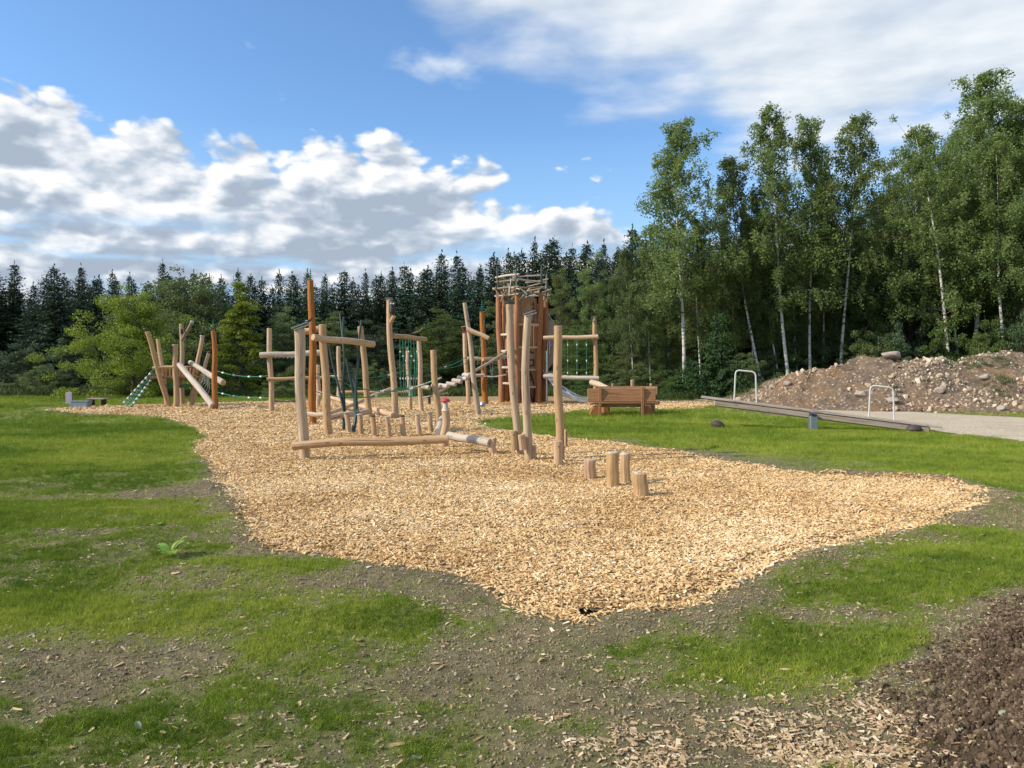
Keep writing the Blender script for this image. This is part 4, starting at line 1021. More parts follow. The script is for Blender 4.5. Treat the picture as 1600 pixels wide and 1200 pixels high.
# --- 18: bench set
Yb = 25.0; s_ = Yb / F
def bx(px): return (px - 800) * s_
C_ = Vector((bx(972), Yb, 0)); t = bench = thing('bench', C_, 'chunky brown timber bench with backrest, turned away from the camera', 'bench')
def slab(name, x0, x1, z, y, dep, th, mat='bench', tilt=0, par=None):
    mb = MB(); n = 10; L = x1 - x0
    R = Matrix.Rotation(tilt, 3, 'X'); mb.box(Vector(((x0 + x1) / 2, y, z)), (L, dep, th), R, .015); return mb.build(name, M[mat], par or t)
slab('backrest', bx(918), bx(1024.5), .70, Yb, .05, .44, tilt=-.12)
slab('backrest_edge', bx(938), bx(1024), .925, Yb + .04, .075, .035, 'pale', tilt=-.12)
slab('seat', bx(922), bx(1032), .415, Yb + .30, .46, .06, 'bench')
slab('sunlit_seat_edge', bx(923), bx(1030), .425, Yb + .065, .02, .05, 'pale')  # pale strip: the seat edge's sunlit brightness put into its colour
for px in (937.5, 1004):
    MB().beam((bx(px), Yb - .02, .0), (bx(px) , Yb - .05, .97), .09, .07, up=(0, 1, 0)).build('back_post', M['bench'], t)
for px in (931, 1012):
    # half-round end blocks under the seat
    out = [(-.16, -.02)] + [(-.16 + .0, .30)] + [(-.10 + .28 * math.sin(a), .36 * math.cos(a)) for a in [i * math.pi / 16 for i in range(1, 9)]] + [(.18, -.02)]
    if px < 950: out = [(-x, z) for x, z in out][::-1]
    MB().prism(out, Vector((bx(px), Yb + .02, 0)), (1, 0, 0), (0, 0, 1), (0, .42, 0)).build('end_block', M['bench'], t)
MB().log([Vector((bx(935), Yb + .22, .34)), Vector((bx(1008), Yb + .22, .34))], .05, 10).build('stretcher', M['bench'], t)
t = thing('bench', C_ + Vector((.25, 2.0, 0)), 'matching timber bench facing it, only its back top and light end show', 'bench')
slab('backrest', bx(940), bx(1045), .78, Yb + 1.95, .05, .34, 'bench', .12); slab('backrest_end', bx(1026), bx(1044.5), .79, Yb + 1.90, .03, .26, 'pale', .12)
slab('seat', bx(945), bx(1045), .42, Yb + 1.65, .42, .06)
for px in (955, 1030):
    MB().beam((bx(px), Yb + 2.0, 0), (bx(px), Yb + 2.0, .95), .09, .07, up=(0, 1, 0)).build('back_post', M['bench'], t)
    MB().box(Vector((bx(px), Yb + 1.62, .19)), (.28, .4, .4), None, .04).build('end_block', M['bench'], t)
t = thing('table', C_ + Vector((.15, 1.0, 0)), 'low timber table top between the two benches, mostly hidden', 'table')
slab('tabletop', bx(935), bx(1030), .72, Yb + 1.0, .62, .06)
for px in (952, 1020):
    MB().box(Vector((bx(px), Yb + 1.0, .34)), (.26, .4, .68), None, .05).build('table_leg', M['bench'], t)

# --- 19: seesaw
Ys = 19.3; c0 = base_at(1270, 673)
t = thing('seesaw', c0, 'long grey plank seesaw with two tubular hoop handles, right end down', 'seesaw')
pL = V(P(1096, 620, 20.3)); pR = V(P(1470, 667, 18.6))
x = (pR - pL).normalized(); yv = Vector((0, 0, 1)).cross(x).normalized(); up = x.cross(yv)
MB().beam(pL, pR, .36, .055, up=up).build('plank', M['plank'], t)
a_ = pL + x * .35 - up * .085; b_ = pR - x * .25 - up * .085
MB().beam(a_ - up * .03, b_ - up * .03, .32, .17, up=up, bev=.03).build('lower_plank', M['plank'], t)
def hoop(q, h, par, w2=.15):
    for_ = pL.lerp(pR, q)
def handle(pxa, pya, pxb, pyb, ptop, qa, qb):
    A = pL + (pR - pL) * qa; Bv = pL + (pR - pL) * qb
    A = A + up * .02; Bv = Bv + up * .02
    h = .80; pts = [A, A + Vector((.0, 0, h - .10))]
    e = (Bv - A); n_ = 4
    A1 = A + Vector((.03, 0, h)); B1 = Bv + Vector((-.03, 0, h - .02 + (A.z - Bv.z) * .55)); dd = (B1 - A1).normalized()
    pts = [A, A1 - Vector((0, 0, .09)), A1 + dd * .025 - Vector((0, 0, .03)), A1 + dd * .09, B1 - dd * .09, B1 - dd * .025 - Vector((0, 0, .03)), B1 - Vector((0, 0, .09)), Bv]
    MB().tube(pts, .021, 10).build('handle', M['white_paint'], t)
L_ = pR - pL
def qof(px): return (px - 1096) / (1470 - 1096.0)
handle(0, 0, 0, 0, 0, qof(1151), qof(1188)); handle(0, 0, 0, 0, 0, qof(1364), qof(1402))
MB().box(Vector((c0.x, c0.y, .18)), (.19, .17, .40), None, .01).build('pivot_post', M['galv'], t)
MB().box(Vector((c0.x, c0.y, .40)), (.13, .20, .06), None, .01).build('pivot_head', M['darktin'], t)
MB().lathe(Vector((c0.x - .02, c0.y - .24, .45)), [(.035, 0), (.035, .48)], 10, (0, 1, 0)).build('axle', M['bolt'], t)
for px, py, lab in ((1120, 669, 'brown rubber ball buffer on the grass below the raised seesaw end'), (1427, 676, 'dark rubber buffer pressed under the lowered seesaw end')):
    B = base_at(px, py); o = MB().lathe(B, [(.12, -.04), (.17, .02), (.19, .09), (.15, .16), (.08, .20), (.02, .21)], 18, (.25 if px < 1200 else 0, 0, 1), .06).build('rubber_buffer', M['rubber'])
    tag(o, lab, 'buffer', 'seesaw buffers')

# --- 20: nest platform on the far left
Yn = 31.5; K = Yn / F
def nx(px): return float(P(px, 600, Yn)[0])
t = thing('nest_platform', Vector((nx(275), Yn, 0)), 'fan of outward leaning posts round a railed platform, green net ladder beside', 'climbing platform')
def lean(b, tt, w_, dy0, dy1, mat='pale', cap=None, wt=None):
    B = Vector((float(P(b[0], 635, Yn + dy0)[0]), Yn + dy0, -.1)); T = V(P(tt[0], tt[1], Yn + dy1)); r = w_ / 2 * K
    pts = [B.lerp(T, i / 6) + Vector((math.sin(i * 1.3 + b[0]) * .02, 0, 0)) for i in range(7)]
    MB().log(pts, [r * (1.08 - .03 * i) for i in range(7)], 14, .05).build('post', M[mat], t)
    if cap: MB().log([T - (T - B).normalized() * .02, T + (T - B).normalized() * .05], r * 1.15, 12, .05).build('post_cap', M[cap], t)
    return T
T = lean((265, 635), (230, 518), 7.5, -.6, -1.3, 'pale'); bird(T + Vector((-.04, 0, 0)), .22, t, 'dark', -1)
lean((262, 634), (247, 530), 6.5, .9, 1.3); lean((276, 636), (273.5, 540), 8, -.9, -1.0, 'pale', 'pale'); T = lean((285, 635), (283.5, 506), 7, .9, .9, 'grey')
T2 = lean((296, 636), (316, 526), 6.8, .2, .4, 'pale', 'tin'); T3 = lean((299, 634), (327, 552), 6.0, 1.1, 1.3, 'grey'); bird(T3, .16, t, 'dark')
logp('branch', M['stick'], (284, 532), Yn + .8, (300, 504), Yn + .8, 5, t, 0, 5); MB().log([V(P(299, 505, Yn + .8)), V(P(301, 501.5, Yn + .8))], .08, 10).build('post_cap', M['tin'], t)
MB().log([V(P(284, 522, Yn + .66)), V(P(284, 514, Yn + .66))], .06, 8, .1).build('knot', M['dark'], t)
logp('railing', M['pale'], (239, 575), Yn - 1.0, (275, 573), Yn - 1.0, 5.5, t); logp('railing', M['panel'], (290, 575), Yn, (312, 575), Yn + .5, 5, t)
logp('railing', M['pale'], (243, 576), Yn + 1, (300, 574), Yn + 1.1, 5, t)
for i in range(13):
    px = 244 + i * 5.2; q = i / 12; ya = Yn - .8 + .9 * q
    MB().box(V(P(px + 1, 582 + (i % 3), ya)), (.085, .03, .42), Matrix.Rotation(-.15 + .3 * q, 3, 'Y'), .006).build('baluster', M['panel'], t)
mb = MB(); mb.box((nx(274), Yn, 1.22), (1.55, 1.7, .08)); mb.build('platform', M['panel'], t)
MB().lathe((nx(278), Yn - .1, .80), [(.30, -.02), (.50, -.01), (.53, .03), (.53, .08), (.48, .10), (.30, .10)], 24).build('green_disc', M['teal'], t)
logp('slanting_log', M['white'], (280, 569), Yn - 1.1, (333, 634), Yn - 2.6, 8.5, t, 0, 10)
logp('slanting_log', M['white'], (297, 566), Yn - .6, (349, 598), Yn - 2.2, 7, t, 0, 9.5)
# net ladder
a0_, a1_ = V(P(239, 579, Yn - .9)), V(P(188, 636, Yn - .6)); b0_, b1_ = V(P(242, 585, Yn - .2)), V(P(204, 637, Yn - 1.6))
net = MB(); net.tube([a0_, a1_], .03, 6); net.tube([b0_, b1_], .03, 6); m0, m1 = (a0_ + b0_) / 2, (a1_ + b1_) / 2; net.tube([m0, m1], .02, 5)
for i in range(9):
    q = i / 9 + .05; net.tube([a0_.lerp(a1_, q), m0.lerp(m1, q + .04), b0_.lerp(b1_, q)], .018, 5)
no = net.build('net_ladder', M['rope'], t)
for i in range(8):
    q = i / 9 + .09
    for u, v_ in ((a0_, a1_), (b0_, b1_)):
        c = u.lerp(v_, q); d = (v_ - u).normalized() * .05; MB().tube([c - d, c + d], .045, 6).build('rope_clamp', M['clamp'], no)
for k in range(5):
    a_ = V(P(318 + k * 2, 583 + k, Yn - .3)); b_ = V(P(311 + k * 3, 600 + k * 5, Yn - .2)); c_ = V(P(322 + k * 2, 604 - k * 2, Yn - .3))
    MB().tube([a_, (a_ + b_) / 2 + Vector((.08, 0, -.1)), b_], .014, 5).build('net_rope', M['ropepale'], t)
B = base_at(335, 640)
t = thing('mast', B, 'orange mast with a thin metal spike, in front of the leaning posts', 'mast')
o, T, _, _ = post('mast_pole', M['orange'], (336, 640), (333, 517), 9.2, t, w_top=7, mid=.05)
fir_finial(T, .45, .12, t)
t = thing('guide_rope', V(P(378, 620, 30)), 'upper green rope with white clamps stretched left of the slender frame', 'rope')
rope('rope', P(337, 579, Yn - 1.7), P(420, 587, 28.1), .12, .018, M['rope'], t, 4)
t = thing('guide_rope', V(P(378, 625, 30)), 'lower green rope sagging between orange spike mast and slender frame', 'rope')
rope('rope', P(337, 612, Yn - 1.7), P(420, 621, 28.1), .10, .018, M['rope'], t, 4)
t = thing('guide_rope', V(P(560, 640, 24)), 'long green rope sagging from the tallest orange mast past the owl post', 'rope')
rope('rope', P(488, 610, 21.5), P(622, 607, 24.5), .26, .017, M['rope'], t, 2); rope('rope', P(514, 588, 20), P(676, 596, 21), .34, .016, M['rope'], t, 3)
rope('rope', P(494, 584, 24), P(636, 578, 27), .22, .015, M['rope'], t, 3)
t = thing('guide_rope', V(P(700, 640, 28)), 'thin green rope pair climbing from net frame to birdhouse post', 'rope')
rope('rope', P(656, 573, 27.6), P(730, 557, 32), .22, .014, M['rope'], t, 1); rope('rope', P(656, 573, 27.6), P(730, 567, 32), .15, .014, M['rope'], t)

# --- 21: far left boards and boxes
B = base_at(108, 634); t = thing('notice_board', B, 'narrow lilac upright board past the chips at far left', 'sign')
h_ = float(P(108, 613, B.y)[2]); MB().box(B + Vector((0, 0, h_ / 2 + .04)), (.27, .05, h_ - .08), None, .01).build('panel', M['sign'], t)
for s in (-1, 1): MB().box(B + Vector((s * .11, .04, h_ / 2)), (.03, .03, h_), None, .004).build('post', M['dark'], t)
B = base_at(127, 637); t = thing('low_box', B, 'low blue grey box beside the lilac board', 'box')
MB().box(B + Vector((0, 0, .12)), (.68, .35, .26), None, .02).build('box_body', M['bluebox'], t); MB().box(B + Vector((0, 0, .262)), (.72, .39, .03), None, .008).build('lid', M['tin'], t)
B = base_at(153, 634); t = thing('picnic_table', B, 'small dark table with pale top left of the net ladder', 'table')
MB().box(B + Vector((0, 0, .30)), (.75, .5, .05), None, .01).build('tabletop', M['plank'], t)
for s in (-1, 1): MB().box(B + Vector((s * .25, 0, .13)), (.06, .35, .30), None, .01).build('leg', M['dark'], t)
B = base_at(447, 630); t = thing('border_log', B, 'dark horizontal log lying on the far chip edge behind slender frame', 'log')
logp('log', M['dark'], (424, 628), B.y, (476, 628), B.y, 5, t)
B = base_at(864, 748); o = MB().lathe(B, [(.02, 0), (.05, .01), (.04, .035), (.01, .045)], 8, (0, 0, 1), .2).build('dark_clod', M['dark']); tag(o, 'small dark clod lying alone on the chips before the thick post', 'clod')

# --- rubble heap and boulder
HP = [(1160, 640, 0), (1195, 603, .25), (1240, 596, .55), (1290, 582, .9), (1340, 569, 1.1), (1390, 560, 1.2), (1440, 566, 1.2), (1500, 567, 1.2), (1560, 565, 1.2), (1600, 560, 1.2), (1750, 545, 1.2), (1900, 560, 1)]
hxs = [float(P(p[0], 600, 31)[0]) for p in HP]; hzs = [max(0, float(P(p[0], p[1], 31)[2])) for p in HP]; hzs[0] = 0; hzs[1] = .45
def heap_h(x, y):
    x = np.asarray(x, float); y = np.asarray(y, float)
    top_ = np.interp(x, hxs, hzs); y0 = np.interp(x, [8, 10.5, 14, 20, 30], [31.0, 28.6, 27.2, 25.0, 23.0]) + (fbm(x * .6, y * 0, 2, 70) - .5) * 1.2
    f = sstep(-.1, 1.0, (y - y0) / np.maximum(31.2 - y0, .5)) * (1 - sstep(33.0, 38.0, y))
    n = (fbm(x * .7, y * .7, 4, 71) - .5) * .8 + (fbm(x * 2.6, y * 2.6, 4, 72) - .5) * .42
    return top_ * (f ** .8) * 1.0 + n * np.clip(f * 3, 0, 1) * np.clip(top_, 0, 1) - .12 * (f < .02)
def heap_mat():
    m, t_, b = new_mat('rubble_and_subsoil'); pos = t_.add('ShaderNodeNewGeometry').outputs['Position']
    n = t_.noise(pos, .5, 5, .6); n2 = t_.noise(pos, 6, 8, .7); v = t_.vor(pos, 7, 'Color'); vd = t_.vor(pos, 7, 'Distance')
    c = t_.ramp(n2, [(.3, (.11, .075, .045)), (.55, (.215, .15, .092)), (.75, (.33, .24, .155))])
    c = t_.mix(t_.rng(n, .50, .64, 0, .8), c, (.25, .14, .065)); c = t_.mix(t_.rng(n, .44, .36, 0, .75), c, (.10, .072, .055))
    c = t_.mix(t_.m('MULTIPLY', t_.rng(t_.sep(v)[0], .62, .7), t_.rng(vd, .42, .3)), c, (.46, .37, .28))
    t_.l.new(c, b.inputs['Base Color']); b.inputs['Roughness'].default_value = .95; bump(t_, b, t_.m('ADD', n2, t_.m('MULTIPLY', t_.rng(vd, .5, .1), .3)), .12, 1.0); return m
me = sheet('rubble_heap', 7.5, 30, 22.0, 38, .13, heap_h, heap_mat(), lambda x, y: heap_h(x, y) > -.1)
tag(link('rubble_heap', me), kind='structure')
n = 16000; x = RNG.uniform(9, 27, n); y = RNG.uniform(24, 33.5, n); z = heap_h(x, y); k = (z > .03) & (fbm(x * .55, y * .55, 3, 73) + RNG.normal(0, .06, n) > .57); x, y, z = x[k], y[k], z[k]; n = len(x)
s = np.clip(.052 * RNG.lognormal(0, .6, n), .02, .26)
M['rock'] = inst_mat('rubble_stones', [(0, (.18, .125, .080)), (.35, (.34, .25, .165)), (.7, (.52, .41, .29)), (1, (.68, .58, .44))], .9)
scatter('rubble_stones', np.stack([x, y, z + s * .15], 1), RNG.uniform(0, 6.28, (n, 3)), np.stack([s * RNG.uniform(.9, 1.7, n), s, s * RNG.uniform(.5, 1, n)], 1), np.clip(RNG.normal(.5, .28, n), 0, 1), 'stone', M['rock'], 'pale broken stones strewn over the earth heap', 'rubble')
n = 900; x = RNG.uniform(8, 24, n); y = RNG.uniform(22, 31, n); k = (poly_sd(x, y, PATH_POLY) > -2.4) & (poly_sd(x, y, PATH_POLY) < .1) & (y > 24) & (RNG.random(n) < .5); x, y = x[k], y[k]; n = len(x); s = .05 * RNG.lognormal(0, .5, n)
scatter('loose_stones', np.stack([x, y, ground_h(x, y) + .01], 1), RNG.uniform(0, 6.28, (n, 3)), np.stack([s, s, s * .7], 1), RNG.random(n), 'stone', M['rock'], 'small stones fallen along the foot of the earth heap', 'rubble')
def rock(name, c, size, mat, label, cat, seed=1, group=None, parent=None):
    import bmesh
    bm = bmesh.new(); bmesh.ops.create_icosphere(bm, subdivisions=3, radius=.5)
    rr = np.random.default_rng(seed); pl = rr.normal(0, 1, (14, 3)); pl /= np.linalg.norm(pl, axis=1)[:, None]; dd = rr.uniform(.28, .44, 14)
    for v in bm.verts:
        p = np.array(v.co)
        for q, d in zip(pl, dd):
            e = p @ q - d
            if e > 0: p = p - q * e * .9
        v.co = Vector(p * np.array(size))
    me = bpy.data.meshes.new(name); bm.to_mesh(me); bm.free(); me.materials.append(mat); me.polygons.foreach_set('use_smooth', np.ones(len(me.polygons), bool)); me.set_sharp_from_angle(angle=.5)
    o = link(name, me, parent, c); return tag(o, label, cat, group)
M['boulder'] = plain('boulder_stone', (.46, .38, .31), .9, var=.4, scale=3, bmp=.01)
c = V(P(1392, 555, 31)); rock('boulder', c, (1.0, .7, .42), M['boulder'], 'large flat pale boulder lying on top of the earth heap', 'boulder', 3)
for i, (px, py, sz, lab) in enumerate([(1347, 617, .42, 'pale block of stone at the foot of the heap behind the seesaw'), (1230, 603, .30, 'pale stone at the low end of the heap beside the hoop handle'), (1470, 612, .36, 'greyish stone half way up the heap right of the second hoop'),
                                   (1540, 593, .34, 'light stone high on the heap toward the picture edge'), (1395, 628, .38, 'squat stone just behind the second hoop handle'), (1565, 640, .3, 'stone resting at the heap foot beside the gravel')]):
    X = float(P(px, py, 27.5)[0]); best = None
    for yy in np.arange(24, 31, .1):
        zz = float(heap_h(np.array([(px - 800) / F * yy]), np.array([yy]))[0]); pr = 575 - (zz - 1.6) / yy * F
        if best is None or abs(pr - py) < best[0]: best = (abs(pr - py), yy, zz)
    rock('stone', (float((px - 800) / F * best[1]), best[1], max(best[2], 0) + .05), (sz * 1.3, sz, sz * .8), M['boulder'], lab, 'stone', 10 + i, 'larger stones on the heap')

# --- weeds in the foreground
def weed(px, py, h, n, label, seed):
    rr = random.Random(seed); B = base_at(px, py); B.z = gh(B.x, B.y); t = thing('weed', B, label, 'plant', 'broad leaved weeds on the bare soil')
    for i in range(n):
        a = i * 2.4 + rr.random(); L = h * rr.uniform(.7, 1.2); up_ = rr.uniform(1.0, 1.9); d = Vector((math.cos(a), math.sin(a), 0)); s_ = Vector((-math.sin(a), math.cos(a), 0)); vs = []; fs = []
        N_ = 7
        for j in range(N_):
            q = j / (N_ - 1); c = B + d * (L * q * .8) + Vector((0, 0, L * (up_ * q - .75 * q * q))); wv = L * .26 * (math.sin(math.pi * min(1, q * 1.02 + .02)) ** .7) * (1 if q > .18 else .12)
            vs += [c - s_ * wv + Vector((0, 0, wv * .25)), c + Vector((0, 0, .002)), c + s_ * wv + Vector((0, 0, wv * .25))]
            if j: b_ = (j - 1) * 3; fs += [(b_, b_ + 1, b_ + 4, b_ + 3), (b_ + 1, b_ + 2, b_ + 5, b_ + 4)]
        me = raw_mesh('leaf', np.array([tuple(v - B) for v in vs]), fs, M['weedleaf'], True); link('leaf', me, t)
def leafmat(name, c1, c2, trans=.35, rough=.5, spec=.35):
    m, t_, b = new_mat(name); oi = t_.add('ShaderNodeObjectInfo').outputs['Random']; pos = t_.add('ShaderNodeNewGeometry').outputs['Position']
    n = t_.noise(pos, .55, 3, .6); n2 = t_.noise(pos, 9, 2, .5)
    c = t_.mix(t_.rng(t_.m('ADD', t_.m('MULTIPLY', n, .6), t_.m('MULTIPLY', n2, .4)), .35, .65), c1, c2)
    hs = t_.add('ShaderNodeHueSaturation'); t_.put(hs.inputs['Hue'], t_.m('MULTIPLY_ADD', oi, .03, .485)); t_.put(hs.inputs['Value'], t_.m('MULTIPLY_ADD', oi, .35, .83)); t_.l.new(c, hs.inputs['Color'])
    c = hs.outputs[0]; t_.l.new(c, b.inputs['Base Color']); b.inputs['Roughness'].default_value = rough; b.inputs['Specular IOR Level'].default_value = spec
    tr = t_.add('ShaderNodeBsdfTranslucent'); t_.l.new(c, tr.inputs[0]); mx = t_.add('ShaderNodeMixShader'); mx.inputs[0].default_value = trans
    t_.l.new(b.outputs[0], mx.inputs[1]); t_.l.new(tr.outputs[0], mx.inputs[2]); t_.l.new(mx.outputs[0], t_.n['Material Output'].inputs[0]); return m
M['weedleaf'] = leafmat('weed_leaf', (.22, .36, .04), (.34, .50, .08))
weed(264, 872, .17, 7, 'largest leafy weed, bright green, standing alone on the patchy soil at the left', 1)
weed(247, 826, .06, 5, 'small dark leafy weed just beyond the largest one', 2)
weed(1502, 1160 - 75, .05, 3, 'tiny weed on the rim of the dug dark soil', 3)
for px, py, lab in ((1444, 1030, 'pale green fallen leaf on the grass near the dug soil'), (1417, 1037, 'smaller pale fallen leaf next to the other by the dug soil'), (216, 1142, 'grey green fallen leaf on the soil at the near left'), (827, 1014, 'pale fallen leaf below the hollow in the chip edge'), (1565, 1160, 'pale round leaf lying on the brown soil in the near corner'), (651, 1172, 'white fallen leaf on a grass tuft at the near edge')):
    B = base_at(px, py); B.z = (float(bank_h(np.array([B.x]), np.array([B.y]))[0]) if poly_sd(np.array([B.x]), np.array([B.y]), BANK_POLY)[0] > -.1 else gh(B.x, B.y)) + .012
    vs = []; fs = []; L = .034; a = px
    for j in range(7):
        q = j / 6 - .5; wv = L * .42 * math.cos(q * math.pi) ** .8 + .0005
        for k in (-1, 0, 1): vs.append((q * L * math.cos(a) * 1.6 - k * wv * math.sin(a), q * L * math.sin(a) * 1.6 + k * wv * math.cos(a), .008 * abs(k) + .012 * q * q + .008 * math.sin(q * 5)))
        if j: b_ = (j - 1) * 3; fs += [(b_, b_ + 1, b_ + 4, b_ + 3), (b_ + 1, b_ + 2, b_ + 5, b_ + 4)]
    if 'fallen' not in M: M['fallen'] = leafmat('fallen_leaf', (.34, .42, .26), (.48, .54, .38))
    o = link('fallen_leaf', raw_mesh('fallen_leaf', np.array(vs), fs, M['fallen'], True), None, B); tag(o, lab, 'leaf', 'fallen leaves')

# ---------------------------------------------------------------- trees
def rand_unit(rr, n):
    v = rr.normal(0, 1, (n, 3)); return v / np.linalg.norm(v, axis=1)[:, None]
def leaf_cards(c, size, rr, aspect=.55, flat=0.0):
    """one small pointed leaf (4 corners) at each centre"""
    n = len(c); a = rand_unit(rr, n); a[:, 2] *= (1 - flat * .3); b = rand_unit(rr, n); b = np.cross(a, b); b /= np.linalg.norm(b, axis=1)[:, None] + 1e-9; a /= np.linalg.norm(a, axis=1)[:, None]
    s = (size * rr.uniform(.6, 1.35, n))[:, None]
    v = np.stack([c - a * s * .5, c + b * s * aspect * .5, c + a * s * .5, c - b * s * aspect * .5], 1).reshape(-1, 3)
    return v, np.arange(n * 4).reshape(-1, 4)
def tubes(paths, seg=5):
    """paths: list of (points, radii) -> verts, faces"""
    V_ = []; F_ = []; off = 0
    for pts, rad in paths:
        pts = np.asarray(pts, float); n = len(pts); T = np.gradient(pts, axis=0); T /= np.linalg.norm(T, axis=1)[:, None] + 1e-9
        ref = np.tile(np.array([0.31, 0.95, 0.1]), (n, 1)); U = np.cross(T, ref); U /= np.linalg.norm(U, axis=1)[:, None] + 1e-9; W = np.cross(T, U)
        a = np.arange(seg) / seg * 2 * np.pi
        v = pts[:, None, :] + (U[:, None, :] * np.cos(a)[None, :, None] + W[:, None, :] * np.sin(a)[None, :, None]) * np.asarray(rad)[:, None, None]
        V_.append(v.reshape(-1, 3)); i = np.arange(n - 1)[:, None] * seg; k = np.arange(seg)[None, :]; k2 = (k + 1) % seg
        F_.append(np.stack([i + k, i + k2, i + k2 + seg, i + k + seg], -1).reshape(-1, 4) + off); off += n * seg
    return np.concatenate(V_), np.concatenate(F_)
def bark(name, c1, c2, birch=False):
    m, t, b = new_mat(name); tc = t.add('ShaderNodeTexCoord').outputs['Object']; z = t.sep(tc)[2]
    if birch:
        n = t.noise(t.vm('MULTIPLY', tc, (2.0, 2.0, 9.0)), 1.0, 4, .6); n2 = t.noise(tc, 1.2, 3, .5)
        f = t.rng(n, .56, .60); c = t.mix(f, c1, c2); c = t.mix(t.rng(t.m('ADD', n2, t.m('MULTIPLY', z, -.14)), .50, .35), c2, c)
    else:
        n = t.noise(t.vm('MULTIPLY', tc, (8.0, 8.0, 1.5)), 1.0, 5, .6); c = t.mix(t.rng(n, .35, .65), c1, c2)
    t.l.new(c, b.inputs['Base Color']); b.inputs['Roughness'].default_value = .9; return m
M['birchbark'] = bark('birch_bark', (.62, .58, .50), (.10, .085, .07), True)
M['bark'] = bark('brown_bark', (.060, .045, .033), (.13, .10, .075))
M['spruce_l'] = leafmat('spruce_needles', (.026, .052, .028), (.055, .092, .042), .15, .6, .2)
M['spruce_g'] = leafmat('young_spruce_needles', (.030, .075, .022), (.060, .125, .035), .2, .6, .2)
M['birch_l'] = leafmat('birch_leaves', (.135, .185, .050), (.245, .305, .095), .48)
M['broad_l'] = leafmat('dark_broad_leaves', (.085, .135, .030), (.165, .230, .055), .42)
M['dull_l'] = leafmat('dull_green_leaves', (.105, .150, .046), (.19, .245, .080), .42)
M['bright_l'] = leafmat('yellow_green_leaves', (.135, .180, .018), (.29, .32, .040), .42)
M['bush_l'] = leafmat('bush_leaves', (.060, .095, .040), (.110, .155, .065), .35)
M['fern_l'] = leafmat('fern_leaves', (.060, .115, .022), (.12, .19, .04), .35)

def spruce_proto(seed, H=12.0, R=2.5, layers=40, dens=1.0, droop=.25, base=.04, card=(.62, .26)):
    rr = np.random.default_rng(seed); C = []; D = []; S = []; limbs = []
    nb = int(layers * 7.5); a = rr.random() * 6
    lop = rr.uniform(0, 6.28)
    for i in range(nb):
        q = ((i + rr.random()) / nb) ** 1.08; z = H * (base + (1 - base) * q); a += 2.4 + rr.normal(0, .35)
        L = (R * (1 - q) ** .70 + .14) * min(1.35, rr.lognormal(-.06, .24)) * (1 + .14 * math.cos(a - lop) + .10 * math.sin(z * 2.1 + seed))
        k = max(3, int(L / .24 * dens)); u = (np.arange(k) + rr.random(k) * .6 + .2) / k
        up = .30 * (q > .8) - droop * rr.uniform(.5, 1.5) * (q <= .8)
        p = np.stack([np.cos(a) * L * u, np.sin(a) * L * u, z + L * (up * u + .22 * u ** 2 * (q < .8))], 1)
        if i % 3 == 0: limbs.append((np.array([[0, 0, z], p[len(p) // 2], p[-1]]), [.03 * (1 - q) + .012, .015, .006]))
        for side in (-1, 0, 1):
            d = np.array([np.cos(a + side * .8), np.sin(a + side * .8), -.25 - .2 * abs(side) + .35 * (q > .85)]); C.append(p + rr.normal(0, .05, p.shape)); D.append(np.tile(d, (len(p), 1))); S.append((1 - .5 * u) * (1.0 if side else .8) * (.42 + .58 * (1 - q)))
    # leader
    zt = np.linspace(H * .93, H * 1.02, 6); C.append(np.stack([zt * 0, zt * 0, zt], 1)); D.append(np.tile([.1, .05, 1.0], (6, 1))); S.append(np.full(6, .6))
    C = np.concatenate(C); D = np.concatenate(D); S = np.concatenate(S); D = D + rr.normal(0, .18, D.shape); D /= np.linalg.norm(D, axis=1)[:, None]
    n = len(C); W = np.cross(D, rand_unit(rr, n)); W /= np.linalg.norm(W, axis=1)[:, None] + 1e-9
    L = (card[0] * S * rr.uniform(.7, 1.3, n))[:, None]; w_ = card[1] * S[:, None] * .5 + .02
    v = np.stack([C - W * w_, C + D * L * .5 + W * w_ * .9, C + D * L, C + D * L * .45 - W * w_ * .9], 1).reshape(-1, 3)
    crown = raw_mesh('crown', v, np.arange(n * 4).reshape(-1, 4))
    zt = np.linspace(0, H, 9); tv, tf = tubes([(np.stack([np.sin(zt * .5 + seed) * .04, np.cos(zt * .4) * .04, zt - .1 * (zt == 0)], 1), .015 + .16 * (1 - zt / H) ** .8)] + limbs[::2], 6)
    trunk = raw_mesh('trunk', tv, tf, None, True); return trunk, crown, H
